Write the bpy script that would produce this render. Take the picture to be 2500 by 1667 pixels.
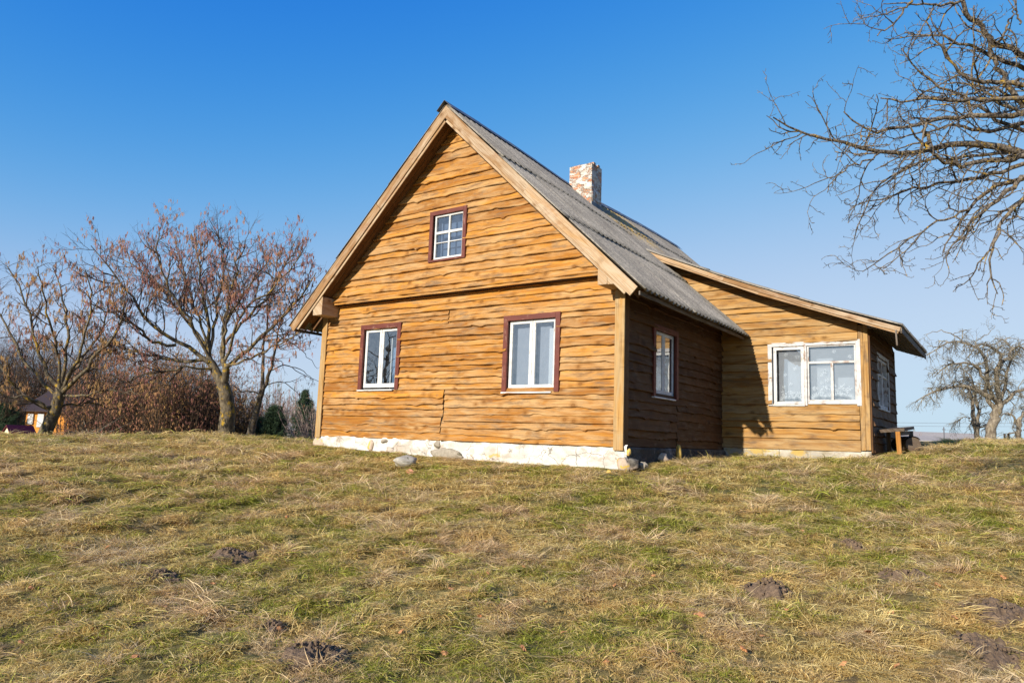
import bpy, math, random
import numpy as np
from mathutils import Vector, Matrix

for o in list(bpy.data.objects): bpy.data.objects.remove(o)
SC = bpy.context.scene
COL = SC.collection
R = math.radians

# ------------------------------------------------------------------ camera
CAM = np.array([12.6473, -10.7456, 0.0944])
CR = np.array([0.82076923, 0.57021683, 0.03450572])
CU = np.array([0.04968547, -0.1314302, 0.99007952])
CF = np.array([-0.56909509, 0.81091237, 0.13620536])
FPX = 1758.86
cd = bpy.data.cameras.new('camera'); cam = bpy.data.objects.new('camera', cd); COL.objects.link(cam)
m = Matrix.Identity(4)
for i in range(3):
    m[i][0] = CR[i]; m[i][1] = CU[i]; m[i][2] = -CF[i]; m[i][3] = CAM[i]
cam.matrix_world = m
cd.sensor_fit = 'HORIZONTAL'; cd.sensor_width = 36; cd.lens = FPX / 2500 * 36
cd.clip_start = 0.05; cd.clip_end = 3000
SC.camera = cam

# ------------------------------------------------------------------ world, sun, exposure
SUN_TRAVEL = Vector((0.085, 1.0, -0.385)).normalized()
world = bpy.data.worlds.new('World'); SC.world = world; world.use_nodes = True
wn = world.node_tree.nodes; wl = world.node_tree.links; wn.clear()
sky = wn.new('ShaderNodeTexSky'); sky.sky_type = 'NISHITA'; sky.sun_disc = False
sky.sun_elevation = R(21.0); sky.sun_rotation = R(184.9)
sky.altitude = 100; sky.air_density = 1.0; sky.dust_density = 0.2; sky.ozone_density = 2.2
EXPO = 0.6; SKY = 0.10
bg = wn.new('ShaderNodeBackground'); bg.inputs['Strength'].default_value = SKY
wo = wn.new('ShaderNodeOutputWorld'); sp = wn.new('ShaderNodeSeparateColor'); cb = wn.new('ShaderNodeCombineColor')
wl.new(sky.outputs[0], sp.inputs[0])
def wm_(op, a, b):
    n = wn.new('ShaderNodeMath'); n.operation = op
    for k, v in ((0, a), (1, b)):
        if hasattr(v, 'node'): wl.new(v, n.inputs[k])
        else: n.inputs[k].default_value = v
    return n.outputs[0]
# winter sky: deep blue overhead, pale and even at the horizon (film-like shoulder on the sky's radiance)
for ch, (Mx, p_, x0) in enumerate(((.57, 3.6, .325), (.79, 2.0, .40), (1.05, .8, .17))):
    x = wm_('POWER', wm_('MULTIPLY', sp.outputs[ch], .1665 / x0), p_)
    wl.new(wm_('MULTIPLY', wm_('DIVIDE', x, wm_('ADD', x, 1.0)), Mx / (SKY * 2**EXPO)), cb.inputs[ch])
wl.new(cb.outputs[0], bg.inputs['Color']); wl.new(bg.outputs[0], wo.inputs['Surface'])
sd = bpy.data.lights.new('sun', 'SUN'); sd.energy = 5.0; sd.angle = R(0.55); sd.color = (1.0, 0.93, 0.82)
so = bpy.data.objects.new('sun', sd); COL.objects.link(so)
so.rotation_euler = SUN_TRAVEL.to_track_quat('-Z', 'Y').to_euler(); so.location = (0, -20, 20)
SC.view_settings.view_transform = 'Standard'; SC.view_settings.look = 'None'
SC.view_settings.gamma = 1; SC.view_settings.exposure = EXPO
SC.render.engine = 'CYCLES'
try:
    SC.cycles.transparent_max_bounces = 16; SC.cycles.max_bounces = 6
except Exception: pass

# ------------------------------------------------------------------ helpers
def pray(px, py):
    return CF + CR * (px - 1250) / FPX - CU * (py - 833.5) / FPX
def P(px, py, depth):            # point at a distance in front of the viewpoint
    return CAM + pray(px, py) * depth

def tag(o, label=None, cat=None, group=None, kind=None):
    if label: o['label'] = label
    if cat: o['category'] = cat
    if group: o['group'] = group
    if kind: o['kind'] = kind
    return o

def empty(name, loc=(0, 0, 0), label=None, cat=None, group=None):
    o = bpy.data.objects.new(name, None); COL.objects.link(o); o.location = loc; o.empty_display_size = .3
    return tag(o, label, cat, group)

def mk(name, V, faces, mats, parent=None, midx=None, uv=None, bd=None, smooth=False, link=True):
    """V Nx3; faces: list of int arrays (n,k); uv / bd per vertex arrays."""
    V = np.asarray(V, dtype=np.float32)
    me = bpy.data.meshes.new(name)
    me.vertices.add(len(V)); me.vertices.foreach_set('co', V.ravel())
    faces = [np.asarray(f, dtype=np.int32) for f in faces if len(f)]
    tot = sum(f.size for f in faces); nf = sum(len(f) for f in faces)
    lv = np.concatenate([f.ravel() for f in faces])
    me.loops.add(tot); me.loops.foreach_set('vertex_index', lv)
    cnt = np.concatenate([np.full(len(f), f.shape[1]) for f in faces])
    st = np.concatenate([[0], np.cumsum(cnt)[:-1]]).astype(np.int32)
    me.polygons.add(nf); me.polygons.foreach_set('loop_start', st)
    me.polygons.foreach_set('loop_total', cnt.astype(np.int32))
    if midx is not None: me.polygons.foreach_set('material_index', np.asarray(midx, dtype=np.int32))
    me.polygons.foreach_set('use_smooth', np.full(nf, smooth))
    if not isinstance(mats, (list, tuple)): mats = [mats]
    for mt in mats: me.materials.append(mt)
    if uv is not None:
        l = me.uv_layers.new(name='UVMap'); l.data.foreach_set('uv', np.asarray(uv, dtype=np.float32)[lv].ravel())
    if bd is not None:
        a = me.color_attributes.new('bd', 'FLOAT_COLOR', 'POINT')
        c = np.ones((len(V), 4), dtype=np.float32); c[:, :bd.shape[1]] = bd
        a.data.foreach_set('color', c.ravel())
    me.update(calc_edges=True); me.validate()
    o = bpy.data.objects.new(name, me)
    if link: COL.objects.link(o)
    if parent is not None:
        o.parent = parent
        o.matrix_parent_inverse = Matrix.Translation(-Vector(wloc(parent)))
    return o

def wloc(o):
    l = Vector(o.location)
    return l if o.parent is None else l * 1.0

class MB:
    """collects shapes into one mesh"""
    def __init__(s): s.V = []; s.Q = []; s.T = []; s.uv = []; s.bd = []; s.n = 0; s.qm = []; s.tm = []
    def add(s, V, Q=None, T=None, uv=None, bd=(.5, .5, .5), mi=0):
        V = np.asarray(V, float); k = len(V)
        s.V.append(V)
        if Q is not None and len(Q): s.Q.append(np.asarray(Q) + s.n); s.qm += [mi] * len(Q)
        if T is not None and len(T): s.T.append(np.asarray(T) + s.n); s.tm += [mi] * len(T)
        s.uv.append(np.zeros((k, 2)) if uv is None else np.asarray(uv, float))
        b = np.asarray(bd, float)
        s.bd.append(np.tile(b, (k, 1)) if b.ndim == 1 else b)
        s.n += k
    def prism(s, A, B, w, h, up=(0, 0, 1), bd=None, jit=0, rng=random, mi=0):
        """beam from A to B, cross section w (sideways) x h (along up)"""
        A = np.asarray(A, float); B = np.asarray(B, float)
        d = B - A; L = np.linalg.norm(d); d = d / L
        up = np.asarray(up, float); up = up - d * (up @ d); up /= np.linalg.norm(up); sd_ = np.cross(d, up)
        V = []; U = []
        off = rng.random() * 20; bv = .012 if min(w, h) > .06 else .004
        bv = min(bv, w * .2, h * .2)
        # chamfered section: 8 points
        sec = [(-w/2+bv, -h/2), (w/2-bv, -h/2), (w/2, -h/2+bv), (w/2, h/2-bv), (w/2-bv, h/2), (-w/2+bv, h/2), (-w/2, h/2-bv), (-w/2, -h/2+bv)]
        ns = max(1, int(L / .35)) if jit else 1
        for i in range(ns + 1):
            c = A + d * L * i / ns
            if jit: c = c + sd_ * rng.uniform(-jit, jit) + up * rng.uniform(-jit, jit)
            for a, b in sec:
                V.append(c + sd_ * a + up * b); U.append((off + L * i / ns, off * .7 + a + b))
        Q = []
        for i in range(ns):
            for k in range(8):
                a = i*8+k; b = i*8+(k+1) % 8
                Q.append((a, b, b+8, a+8))
        for base, rev in ((0, True), (ns*8, False)):
            idx = [base+k for k in range(8)]
            for q in ((0, 1, 2, 7), (7, 2, 3, 6), (6, 3, 4, 5)):
                qq = [idx[j] for j in q]
                Q.append(tuple(qq[::-1]) if rev else tuple(qq))
        # flip for outward normals
        Q = [q[::-1] for q in Q]
        if bd is None: bd = (rng.random(), rng.random(), rng.random())
        s.add(V, Q=Q, uv=U, bd=bd, mi=mi)
    def box(s, x0, x1, y0, y1, z0, z1, **k):
        dx, dy, dz = x1-x0, y1-y0, z1-z0
        if dx >= dy and dx >= dz: s.prism((x0, (y0+y1)/2, (z0+z1)/2), (x1, (y0+y1)/2, (z0+z1)/2), dy, dz, (0, 0, 1), **k)
        elif dy >= dx and dy >= dz: s.prism(((x0+x1)/2, y0, (z0+z1)/2), ((x0+x1)/2, y1, (z0+z1)/2), dx, dz, (0, 0, 1), **k)
        else: s.prism(((x0+x1)/2, (y0+y1)/2, z0), ((x0+x1)/2, (y0+y1)/2, z1), dx, dy, (0, 1, 0), **k)
    def build(s, name, mats, parent=None, smooth=False, link=True):
        fs = []; mi = []
        if s.Q: fs.append(np.concatenate(s.Q)); mi += s.qm
        if s.T: fs.append(np.concatenate(s.T)); mi += s.tm
        return mk(name, np.concatenate(s.V), fs, mats, parent, midx=mi, uv=np.concatenate(s.uv), bd=np.concatenate(s.bd), smooth=smooth, link=link)

# smooth pseudo noise (world based) for shapes
def sinfield(seed, wl0, wl1, n):
    r = np.random.RandomState(seed)
    a = r.uniform(0, 2*np.pi, n); w = np.exp(r.uniform(np.log(wl0), np.log(wl1), n)); ph = r.uniform(0, 6.28, n)
    kx = np.cos(a) * 2*np.pi / w; ky = np.sin(a) * 2*np.pi / w; am = (w / wl1) ** .8
    am = am / np.sqrt((am**2).sum() / 2)
    def f(x, y):
        x = np.asarray(x, float); y = np.asarray(y, float); o = np.zeros(np.broadcast(x, y).shape)
        for i in range(n): o = o + am[i] * np.sin(kx[i]*x + ky[i]*y + ph[i])
        return o
    return f

# ------------------------------------------------------------------ materials
def mat(name, rough=.8):
    mt = bpy.data.materials.new(name); mt.use_nodes = True
    nt = mt.node_tree; b = nt.nodes['Principled BSDF']; b.inputs['Roughness'].default_value = rough
    b.inputs['Specular IOR Level'].default_value = .25
    return mt, nt, b
def N(nt, t, **k):
    n = nt.nodes.new(t)
    for a, v in k.items():
        if a in n.inputs.keys() if hasattr(n.inputs, 'keys') else False: n.inputs[a].default_value = v
        else: setattr(n, a, v)
    return n
def ramp(nt, src, stops, interp='LINEAR'):
    r = nt.nodes.new('ShaderNodeValToRGB'); r.color_ramp.interpolation = interp
    e = r.color_ramp.elements
    while len(e) < len(stops): e.new(.5)
    for i, (p, c) in enumerate(stops):
        e[i].position = p; e[i].color = (c[0], c[1], c[2], 1) if not isinstance(c, (int, float)) else (c, c, c, 1)
    nt.links.new(src, r.inputs[0]); return r.outputs[0]
def mixc(nt, f, a, b, mode='MIX'):
    m_ = nt.nodes.new('ShaderNodeMix'); m_.data_type = 'RGBA'; m_.blend_type = mode
    for k, v in ((0, f), (6, a), (7, b)):
        if hasattr(v, 'node'): nt.links.new(v, m_.inputs[k])
        elif isinstance(v, (int, float)): m_.inputs[k].default_value = v if k == 0 else (v, v, v, 1)
        else: m_.inputs[k].default_value = (v[0], v[1], v[2], 1)
    return m_.outputs[2]
def math_(nt, op, a, b=None, clamp=False):
    m_ = nt.nodes.new('ShaderNodeMath'); m_.operation = op; m_.use_clamp = clamp
    for k, v in ((0, a), (1, b)):
        if v is None: continue
        if hasattr(v, 'node'): nt.links.new(v, m_.inputs[k])
        else: m_.inputs[k].default_value = v
    return m_.outputs[0]
def coords(nt, kind='pos', scale=(1, 1, 1), add=None):
    if kind == 'pos': s = nt.nodes.new('ShaderNodeNewGeometry').outputs['Position']
    elif kind == 'uv': s = nt.nodes.new('ShaderNodeTexCoord').outputs['UV']
    else: s = nt.nodes.new('ShaderNodeTexCoord').outputs['Object']
    mp = nt.nodes.new('ShaderNodeMapping'); mp.inputs['Scale'].default_value = scale
    nt.links.new(s, mp.inputs[0])
    if add is not None: nt.links.new(add, mp.inputs['Location'])
    return mp.outputs[0]
def noise(nt, vec, scale=1, detail=4, rough=.55, dist=0):
    n = nt.nodes.new('ShaderNodeTexNoise'); n.inputs['Scale'].default_value = scale; n.inputs['Detail'].default_value = detail
    n.inputs['Roughness'].default_value = rough; n.inputs['Distortion'].default_value = dist
    nt.links.new(vec, n.inputs['Vector']); return n.outputs['Fac']
def voro(nt, vec, scale=1, feature='F1', rnd=1):
    n = nt.nodes.new('ShaderNodeTexVoronoi'); n.feature = feature; n.inputs['Scale'].default_value = scale; n.inputs['Randomness'].default_value = rnd
    nt.links.new(vec, n.inputs['Vector']); return n
def bump(nt, b, h, strength=.5, dist=.01):
    n = nt.nodes.new('ShaderNodeBump'); n.inputs['Strength'].default_value = strength; n.inputs['Distance'].default_value = dist
    nt.links.new(h, n.inputs['Height']); nt.links.new(n.outputs[0], b.inputs['Normal'])
def setc(nt, b, c): nt.links.new(c, b.inputs['Base Color'])
def attr(nt, name='bd'):
    a = nt.nodes.new('ShaderNodeAttribute'); a.attribute_name = name
    s = nt.nodes.new('ShaderNodeSeparateColor'); nt.links.new(a.outputs['Color'], s.inputs[0]); return s.outputs

def wood(name, c_lo, c_hi, c_worn, worn=.5, gain=.72, edge=False, grain=1., knots=True, rough=.75, c_dark=(.05, .02, .008), wpos=1.0):
    mt, nt, b = mat(name, rough)
    c_lo, c_hi, c_worn, c_dark = [tuple(x*gain for x in c) for c in (c_lo, c_hi, c_worn, c_dark)]
    A = attr(nt)
    g1 = noise(nt, coords(nt, 'uv', (1.6, 75, 1)), 1, 4, .6, .3)
    g2 = noise(nt, coords(nt, 'uv', (.7, 14, 1)), 1, 3, .6, 1.2)
    base = mixc(nt, ramp(nt, g2, [(.3, 0), (.7, 1)]), c_lo, c_hi)
    tone = mixc(nt, A[0], (.66, .58, .50), (1.16, 1.17, 1.2)); base = mixc(nt, 1, base, tone, 'MULTIPLY')
    w = noise(nt, coords(nt, 'uv', (1.3, 7, 1)), 1, 5, .65, .8)
    wz = noise(nt, coords(nt, 'pos', (.55, .55, .8)), 1, 2, .5)
    wv = math_(nt, 'ADD', math_(nt, 'MULTIPLY', math_(nt, 'ADD', w, math_(nt, 'MULTIPLY', A[1], .16)), 1), math_(nt, 'MULTIPLY', wz, .35 * wpos))
    wm = ramp(nt, wv, [(.80 - .16 * worn, 0), (1.02 - .12 * worn, 1)])
    wm2 = math_(nt, 'MULTIPLY', wm, .75)
    base = mixc(nt, wm2, base, c_worn)
    if edge:
        base = mixc(nt, math_(nt, 'MULTIPLY', math_(nt, 'MULTIPLY', A[2], ramp(nt, g2, [(.35, .2), (.6, 1)])), .62), base, tuple(x*.95 for x in c_worn))  # lower board edge: wear plus a painted highlight
        gry = ramp(nt, noise(nt, coords(nt, 'uv', (1.0, 5.5, 1), None), 1.9, 6, .72, .4), [(.52, 0), (.66, .72)])
        base = mixc(nt, gry, base, (.135*gain/.7, .095*gain/.7, .06*gain/.7))
    # dark streaks of grain
    gs = ramp(nt, g1, [(.34, (.58, .50, .40)), (.50, (1, 1, 1))])
    base = mixc(nt, grain, base, gs, 'MULTIPLY')
    st = ramp(nt, noise(nt, coords(nt, 'pos', (1.1, 1.1, 3.2)), 1.3, 6, .7), [(.55, 0), (.74, .75)])
    base = mixc(nt, st, base, tuple(x * 2.4 for x in c_dark))
    hgt = g1
    if knots:
        kv = voro(nt, coords(nt, 'uv', (5.2, 7.0, 1)), 1, 'F1', 1)
        kd = kv.outputs['Distance']
        sel = nt.nodes.new('ShaderNodeSeparateColor'); nt.links.new(kv.outputs['Color'], sel.inputs[0])
        on = math_(nt, 'GREATER_THAN', sel.outputs[0], .80)
        kc = ramp(nt, kd, [(.0, .55), (.10, .35), (.15, 1), (.19, .45), (.26, 0)])
        kk = math_(nt, 'MULTIPLY', kc, on)
        base = mixc(nt, math_(nt, 'MULTIPLY', kk, .8), base, c_dark)
        halo = math_(nt, 'MULTIPLY', ramp(nt, kd, [(.15, .7), (.55, 0)]), on)
        base = mixc(nt, halo, base, tuple(x * .62 for x in c_lo))
    setc(nt, b, base); bump(nt, b, math_(nt, 'ADD', math_(nt, 'MULTIPLY', hgt, .35), math_(nt, 'MULTIPLY', noise(nt, coords(nt, 'uv', (3, 9, 1)), 1, 3, .55, .5), 1.0)), .40, .008)
    return mt

M = {}
M['siding'] = wood('amber_siding', (.43, .165, .018), (.61, .28, .036), (.60, .38, .17), worn=.84, edge=True)
M['siding_side'] = wood('shade_toned_siding', (.095, .038, .010), (.16, .068, .017), (.15, .085, .035), worn=.25, edge=True)  # side wall boards: shade worked into a darker siding colour
M['siding_porch'] = wood('ochre_siding', (.39, .185, .035), (.54, .285, .070), (.52, .35, .16), worn=.90, grain=.9, edge=True)
M['barge'] = wood('weathered_pine', (.38, .20, .075), (.56, .36, .17), (.62, .49, .34), worn=.85, c_dark=(.14, .06, .025))
M['post'] = wood('ochre_post', (.50, .27, .075), (.58, .34, .11), (.50, .37, .20), worn=.9)
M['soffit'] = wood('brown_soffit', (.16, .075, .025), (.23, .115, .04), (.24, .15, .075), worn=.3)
M['oldwood'] = wood('grey_wood', (.13, .095, .065), (.21, .165, .12), (.28, .24, .20), worn=.7)
M['benchwood'] = wood('orange_wood', (.48, .20, .035), (.56, .26, .05), (.5, .3, .12), worn=.2)

def paint(name, col, chip, amount=.5, rough=.55):
    mt, nt, b = mat(name, rough)
    n1 = noise(nt, coords(nt, 'uv', (5, 45, 1)), 1, 6, .7, .5)
    n2 = noise(nt, coords(nt, 'pos', (6, 6, 4)), 1, 4, .6)
    v = math_(nt, 'ADD', math_(nt, 'MULTIPLY', n1, .6), math_(nt, 'MULTIPLY', n2, .5))
    mk_ = ramp(nt, v, [(.70 - .14*amount, 0), (.74 - .12*amount, 1)])
    c = mixc(nt, mk_, col, chip)
    d = ramp(nt, noise(nt, coords(nt, 'pos', (3, 3, 9)), 1, 5, .6), [(.35, .72), (.65, 1)])
    c = mixc(nt, 1, c, d, 'MULTIPLY')
    setc(nt, b, c); bump(nt, b, math_(nt, 'SUBTRACT', 1, mk_), .5, .002); return mt
M['maroon'] = paint('maroon_paint', (.135, .034, .022), (.24, .12, .085), .5)
M['white'] = paint('white_paint', (.60, .59, .56), (.33, .27, .21), .62)
M['whiteworn'] = paint('worn_white_paint', (.52, .50, .475), (.27, .18, .13), .85)
M['metal'] = paint('grey_metal', (.42, .44, .46), (.25, .25, .25), .2)

def c_gray(w): return tuple(x*.7 for x in w)
def plaster(name, white, dirt, lichen, lam=.5, crack=1, dirtam=.5):
    mt, nt, b = mat(name, .9)
    p = coords(nt, 'pos', (1, 1, 1))
    n1 = noise(nt, coords(nt, 'pos', (1.3, 1.3, 2.2)), 1.6, 6, .65)
    c = mixc(nt, ramp(nt, n1, [(.50 - .1*dirtam, 0), (.66 - .08*dirtam, 1)]), white, dirt)
    n2 = noise(nt, p, 2.3, 5, .62)
    c = mixc(nt, ramp(nt, n2, [(.58, 0), (.62, .6)]), c, (.40, .31, .24))
    c = mixc(nt, ramp(nt, noise(nt, coords(nt, 'pos', (1, 1, 2)), .9, 6, .6), [(.50, 0), (.53, .75)]), c, (.50, .475, .42) if crack >= 1 else c_gray(white))
    n4 = noise(nt, p, 26, 5, .75)
    c = mixc(nt, ramp(nt, n4, [(.28, .75), (.42, 0)]), c, (.25, .22, .19))
    n3 = noise(nt, coords(nt, 'pos', (1, 1, 1.5)), 1.15, 7, .72)
    c = mixc(nt, ramp(nt, n3, [(.66 - .15*lam, 0), (.70 - .12*lam, .85)]), c, lichen)
    v = voro(nt, coords(nt, 'pos', (1, 1, 1)), 3.6, 'DISTANCE_TO_EDGE')
    dn = nt.nodes.new('ShaderNodeTexNoise'); dn.inputs['Scale'].default_value = 4; dn.inputs['Detail'].default_value = 6
    nt.links.new(p, dn.inputs['Vector'])
    va = nt.nodes.new('ShaderNodeVectorMath'); va.operation = 'MULTIPLY_ADD'; va.inputs[1].default_value = (.35, .35, .35)
    nt.links.new(dn.outputs['Color'], va.inputs[0]); nt.links.new(p, va.inputs[2]); nt.links.new(va.outputs[0], v.inputs['Vector'])
    cr = math_(nt, 'MULTIPLY', ramp(nt, v.outputs['Distance'], [(.004, 1), (.022, 0)]), crack * .8)
    cr = math_(nt, 'MULTIPLY', cr, ramp(nt, n2, [(.45, 0), (.55, 1)]))
    c = mixc(nt, cr, c, (.14, .11, .09))
    setc(nt, b, c)
    h = math_(nt, 'ADD', math_(nt, 'MULTIPLY', n4, .5), math_(nt, 'SUBTRACT', n1, math_(nt, 'MULTIPLY', cr, .6)))
    bump(nt, b, h, .8, .02); return mt
M['plaster'] = plaster('whitewash', (.70, .67, .61), (.40, .355, .29), (.46, .30, .07), .10, 1, .8)
M['plaster_porch'] = plaster('whitewash_mossy', (.46, .42, .35), (.27, .23, .16), (.42, .28, .06), .85, .6, 1.1)
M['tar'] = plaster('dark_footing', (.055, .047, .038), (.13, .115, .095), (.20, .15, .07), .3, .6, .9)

def rockm(name, c1, c2, lich=(.55, .32, .04), lam=.3):
    mt, nt, b = mat(name, .9)
    p = coords(nt, 'pos')
    n1 = noise(nt, p, 14, 6, .7)
    c = mixc(nt, ramp(nt, n1, [(.35, 0), (.65, 1)]), c1, c2)
    n2 = noise(nt, p, 7, 4, .6)
    c = mixc(nt, ramp(nt, n2, [(.72 - .3*lam, 0), (.76 - .3*lam, 1)]), c, lich)
    setc(nt, b, c); bump(nt, b, noise(nt, p, 40, 6, .75), .6, .01); return mt
M['stone'] = rockm('grey_stone', (.21, .18, .135), (.36, .31, .24), (.13, .11, .07), .45)
M['stone_lawn'] = rockm('lawn_boulder', (.27, .245, .20), (.44, .40, .33), (.14, .13, .09), .4)
M['stone_yellow'] = rockm('yellow_stone', (.52, .32, .06), (.62, .42, .12), (.30, .24, .15), .2)
M['stone_pink'] = rockm('pink_stone', (.36, .27, .19), (.48, .38, .28), (.50, .34, .08), .5)
M['brickbit'] = rockm('brick_bit', (.45, .18, .09), (.56, .27, .16), (.3, .2, .15), .2)

# brick chimney with peeling plaster
mt, nt, b = mat('peeling_brick', .9)
p = coords(nt, 'obj')
br = nt.nodes.new('ShaderNodeTexBrick'); br.inputs['Scale'].default_value = 1; br.inputs['Brick Width'].default_value = .25
br.inputs['Row Height'].default_value = .078; br.inputs['Mortar Size'].default_value = .007
br.inputs['Color1'].default_value = (.50, .19, .09, 1); br.inputs['Color2'].default_value = (.60, .30, .16, 1); br.inputs['Mortar'].default_value = (.48, .42, .34, 1)
nt.links.new(coords(nt, 'uv'), br.inputs['Vector'])
n1 = noise(nt, coords(nt, 'obj', (1, 1, 2.2)), 3.4, 7, .7)
pm = ramp(nt, n1, [(.45, 0), (.50, 1)])
pc = mixc(nt, ramp(nt, noise(nt, p, 9, 5, .6), [(.35, 0), (.65, 1)]), (.64, .60, .52), (.44, .38, .31))
c = mixc(nt, pm, br.outputs[0], pc)
c = mixc(nt, ramp(nt, noise(nt, p, 2.6, 5, .65), [(.58, 0), (.68, .7)]), c, (.55, .36, .10))
v = math_(nt, 'ADD', noise(nt, coords(nt, 'obj', (9, 9, 3)), 1, 5, .7), 0)
c = mixc(nt, ramp(nt, v, [(.30, .7), (.42, 0)]), c, (.16, .13, .12))
setc(nt, b, c); bump(nt, b, math_(nt, 'ADD', pm, math_(nt, 'MULTIPLY', noise(nt, p, 20, 5, .7), .7)), 1., .02)
M['chimney'] = mt

# corrugated cement roof
mt, nt, b = mat('fibre_cement', .85)
g = noise(nt, coords(nt, 'uv', (1.6, 26, 1)), 1, 6, .7, .3)
g2 = noise(nt, coords(nt, 'uv', (22, 60, 1)), 1, 4, .7)
c = mixc(nt, ramp(nt, g, [(.3, 0), (.68, 1)]), (.15, .128, .10), (.41, .365, .29))
c = mixc(nt, ramp(nt, g2, [(.36, .8), (.52, 0)]), c, (.075, .068, .06))
big = noise(nt, coords(nt, 'pos'), .8, 3, .5)
c = mixc(nt, 1, c, ramp(nt, big, [(.3, .8), (.7, 1.1)]), 'MULTIPLY')
# orange lichen around the upslope behind the chimney
geo = nt.nodes.new('ShaderNodeNewGeometry'); sx = nt.nodes.new('ShaderNodeSeparateXYZ'); nt.links.new(geo.outputs['Position'], sx.inputs[0])
ly = ramp(nt, math_(nt, 'MULTIPLY', sx.outputs[1], .1), [(.46, 0), (.50, 1), (.66, 1), (.72, 0)])
lz = ramp(nt, math_(nt, 'MULTIPLY', sx.outputs[2], .1), [(.50, 0), (.56, 1)])
ln = ramp(nt, noise(nt, coords(nt, 'pos'), 5, 6, .7), [(.44, 0), (.54, .8)])
c = mixc(nt, math_(nt, 'MULTIPLY', math_(nt, 'MULTIPLY', ly, lz), ln), c, (.48, .30, .06))
ln2 = ramp(nt, noise(nt, coords(nt, 'pos'), 3, 8, .75), [(.66, 0), (.70, .5)])
c = mixc(nt, ln2, c, (.40, .34, .2))
setc(nt, b, c); bump(nt, b, g2, .5, .006); M['roof'] = mt

mt, nt, b = mat('ridge_metal', .5); b.inputs['Base Color'].default_value = (.10, .115, .13, 1)
c = mixc(nt, ramp(nt, noise(nt, coords(nt, 'pos'), 6, 5, .6), [(.4, 0), (.6, 1)]), (.07, .08, .095), (.17, .17, .17)); setc(nt, b, c); M['ridge'] = mt
mt, nt, b = mat('dark_inside', .95); b.inputs['Base Color'].default_value = (.05, .045, .04, 1); M['inside'] = mt
mt, nt, b = mat('room_wall', .9); c = mixc(nt, noise(nt, coords(nt, 'pos'), 2), (.20, .19, .18), (.28, .26, .24)); setc(nt, b, c); M['room'] = mt
mt, nt, b = mat('room_wall_light', .9); c = mixc(nt, noise(nt, coords(nt, 'pos'), 2), (.5, .5, .5), (.62, .62, .6)); setc(nt, b, c); M['roomlight'] = mt

def glass(name, tint, refl):
    mt = bpy.data.materials.new(name); mt.use_nodes = True; nt = mt.node_tree; nt.nodes.clear()
    out = nt.nodes.new('ShaderNodeOutputMaterial'); tr = nt.nodes.new('ShaderNodeBsdfTransparent'); tr.inputs[0].default_value = (*tint, 1)
    gl = nt.nodes.new('ShaderNodeBsdfGlossy'); gl.inputs['Roughness'].default_value = .01; gl.inputs[0].default_value = (.95, .97, 1, 1)
    fr = nt.nodes.new('ShaderNodeFresnel'); fr.inputs[0].default_value = 1.52
    f = math_(nt, 'MULTIPLY_ADD', fr.outputs[0], 1.9, True); f.node.inputs[2].default_value = refl
    # faint waviness and dust of old panes
    bp = nt.nodes.new('ShaderNodeBump'); bp.inputs['Strength'].default_value = .12; bp.inputs['Distance'].default_value = .01
    nt.links.new(noise(nt, coords(nt, 'pos'), 3.5, 1, .4), bp.inputs['Height']); nt.links.new(bp.outputs[0], gl.inputs['Normal'])
    mx = nt.nodes.new('ShaderNodeMixShader'); nt.links.new(f, mx.inputs[0]); nt.links.new(tr.outputs[0], mx.inputs[1]); nt.links.new(gl.outputs[0], mx.inputs[2])
    df = nt.nodes.new('ShaderNodeBsdfDiffuse'); df.inputs[0].default_value = (.55, .57, .6, 1)
    dm = nt.nodes.new('ShaderNodeMixShader'); nt.links.new(ramp(nt, noise(nt, coords(nt, 'pos'), 9, 6, .7), [(.4, .0), (.8, .07)]), dm.inputs[0])
    nt.links.new(mx.outputs[0], dm.inputs[1]); nt.links.new(df.outputs[0], dm.inputs[2])
    nt.links.new(dm.outputs[0], out.inputs[0]); return mt
M['glass'] = glass('window_glass', (.93, .96, .98), .17)

def cloth(name, col, sheer):
    mt = bpy.data.materials.new(name); mt.use_nodes = True; nt = mt.node_tree; nt.nodes.clear()
    out = nt.nodes.new('ShaderNodeOutputMaterial'); tr = nt.nodes.new('ShaderNodeBsdfTransparent')
    d = nt.nodes.new('ShaderNodeBsdfDiffuse'); d.inputs[0].default_value = (*col, 1); t2 = nt.nodes.new('ShaderNodeBsdfTranslucent'); t2.inputs[0].default_value = (*col, 1)
    m1 = nt.nodes.new('ShaderNodeMixShader'); m1.inputs[0].default_value = .3; nt.links.new(d.outputs[0], m1.inputs[1]); nt.links.new(t2.outputs[0], m1.inputs[2])
    m2 = nt.nodes.new('ShaderNodeMixShader'); m2.inputs[0].default_value = sheer; nt.links.new(m1.outputs[0], m2.inputs[1]); nt.links.new(tr.outputs[0], m2.inputs[2])
    nt.links.new(m2.outputs[0], out.inputs[0]); return mt
M['sheer'] = cloth('sheer_cloth', (.62, .64, .68), .45)
M['lace'] = cloth('lace_thread', (.74, .76, .78), .15)
M['drape'] = cloth('pale_curtain', (.62, .66, .70), .0)
M['drape_blue'] = cloth('blue_curtain', (.16, .27, .42), .0)
M['drape_shade'] = cloth('grey_net', (.34, .37, .43), .12)

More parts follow.
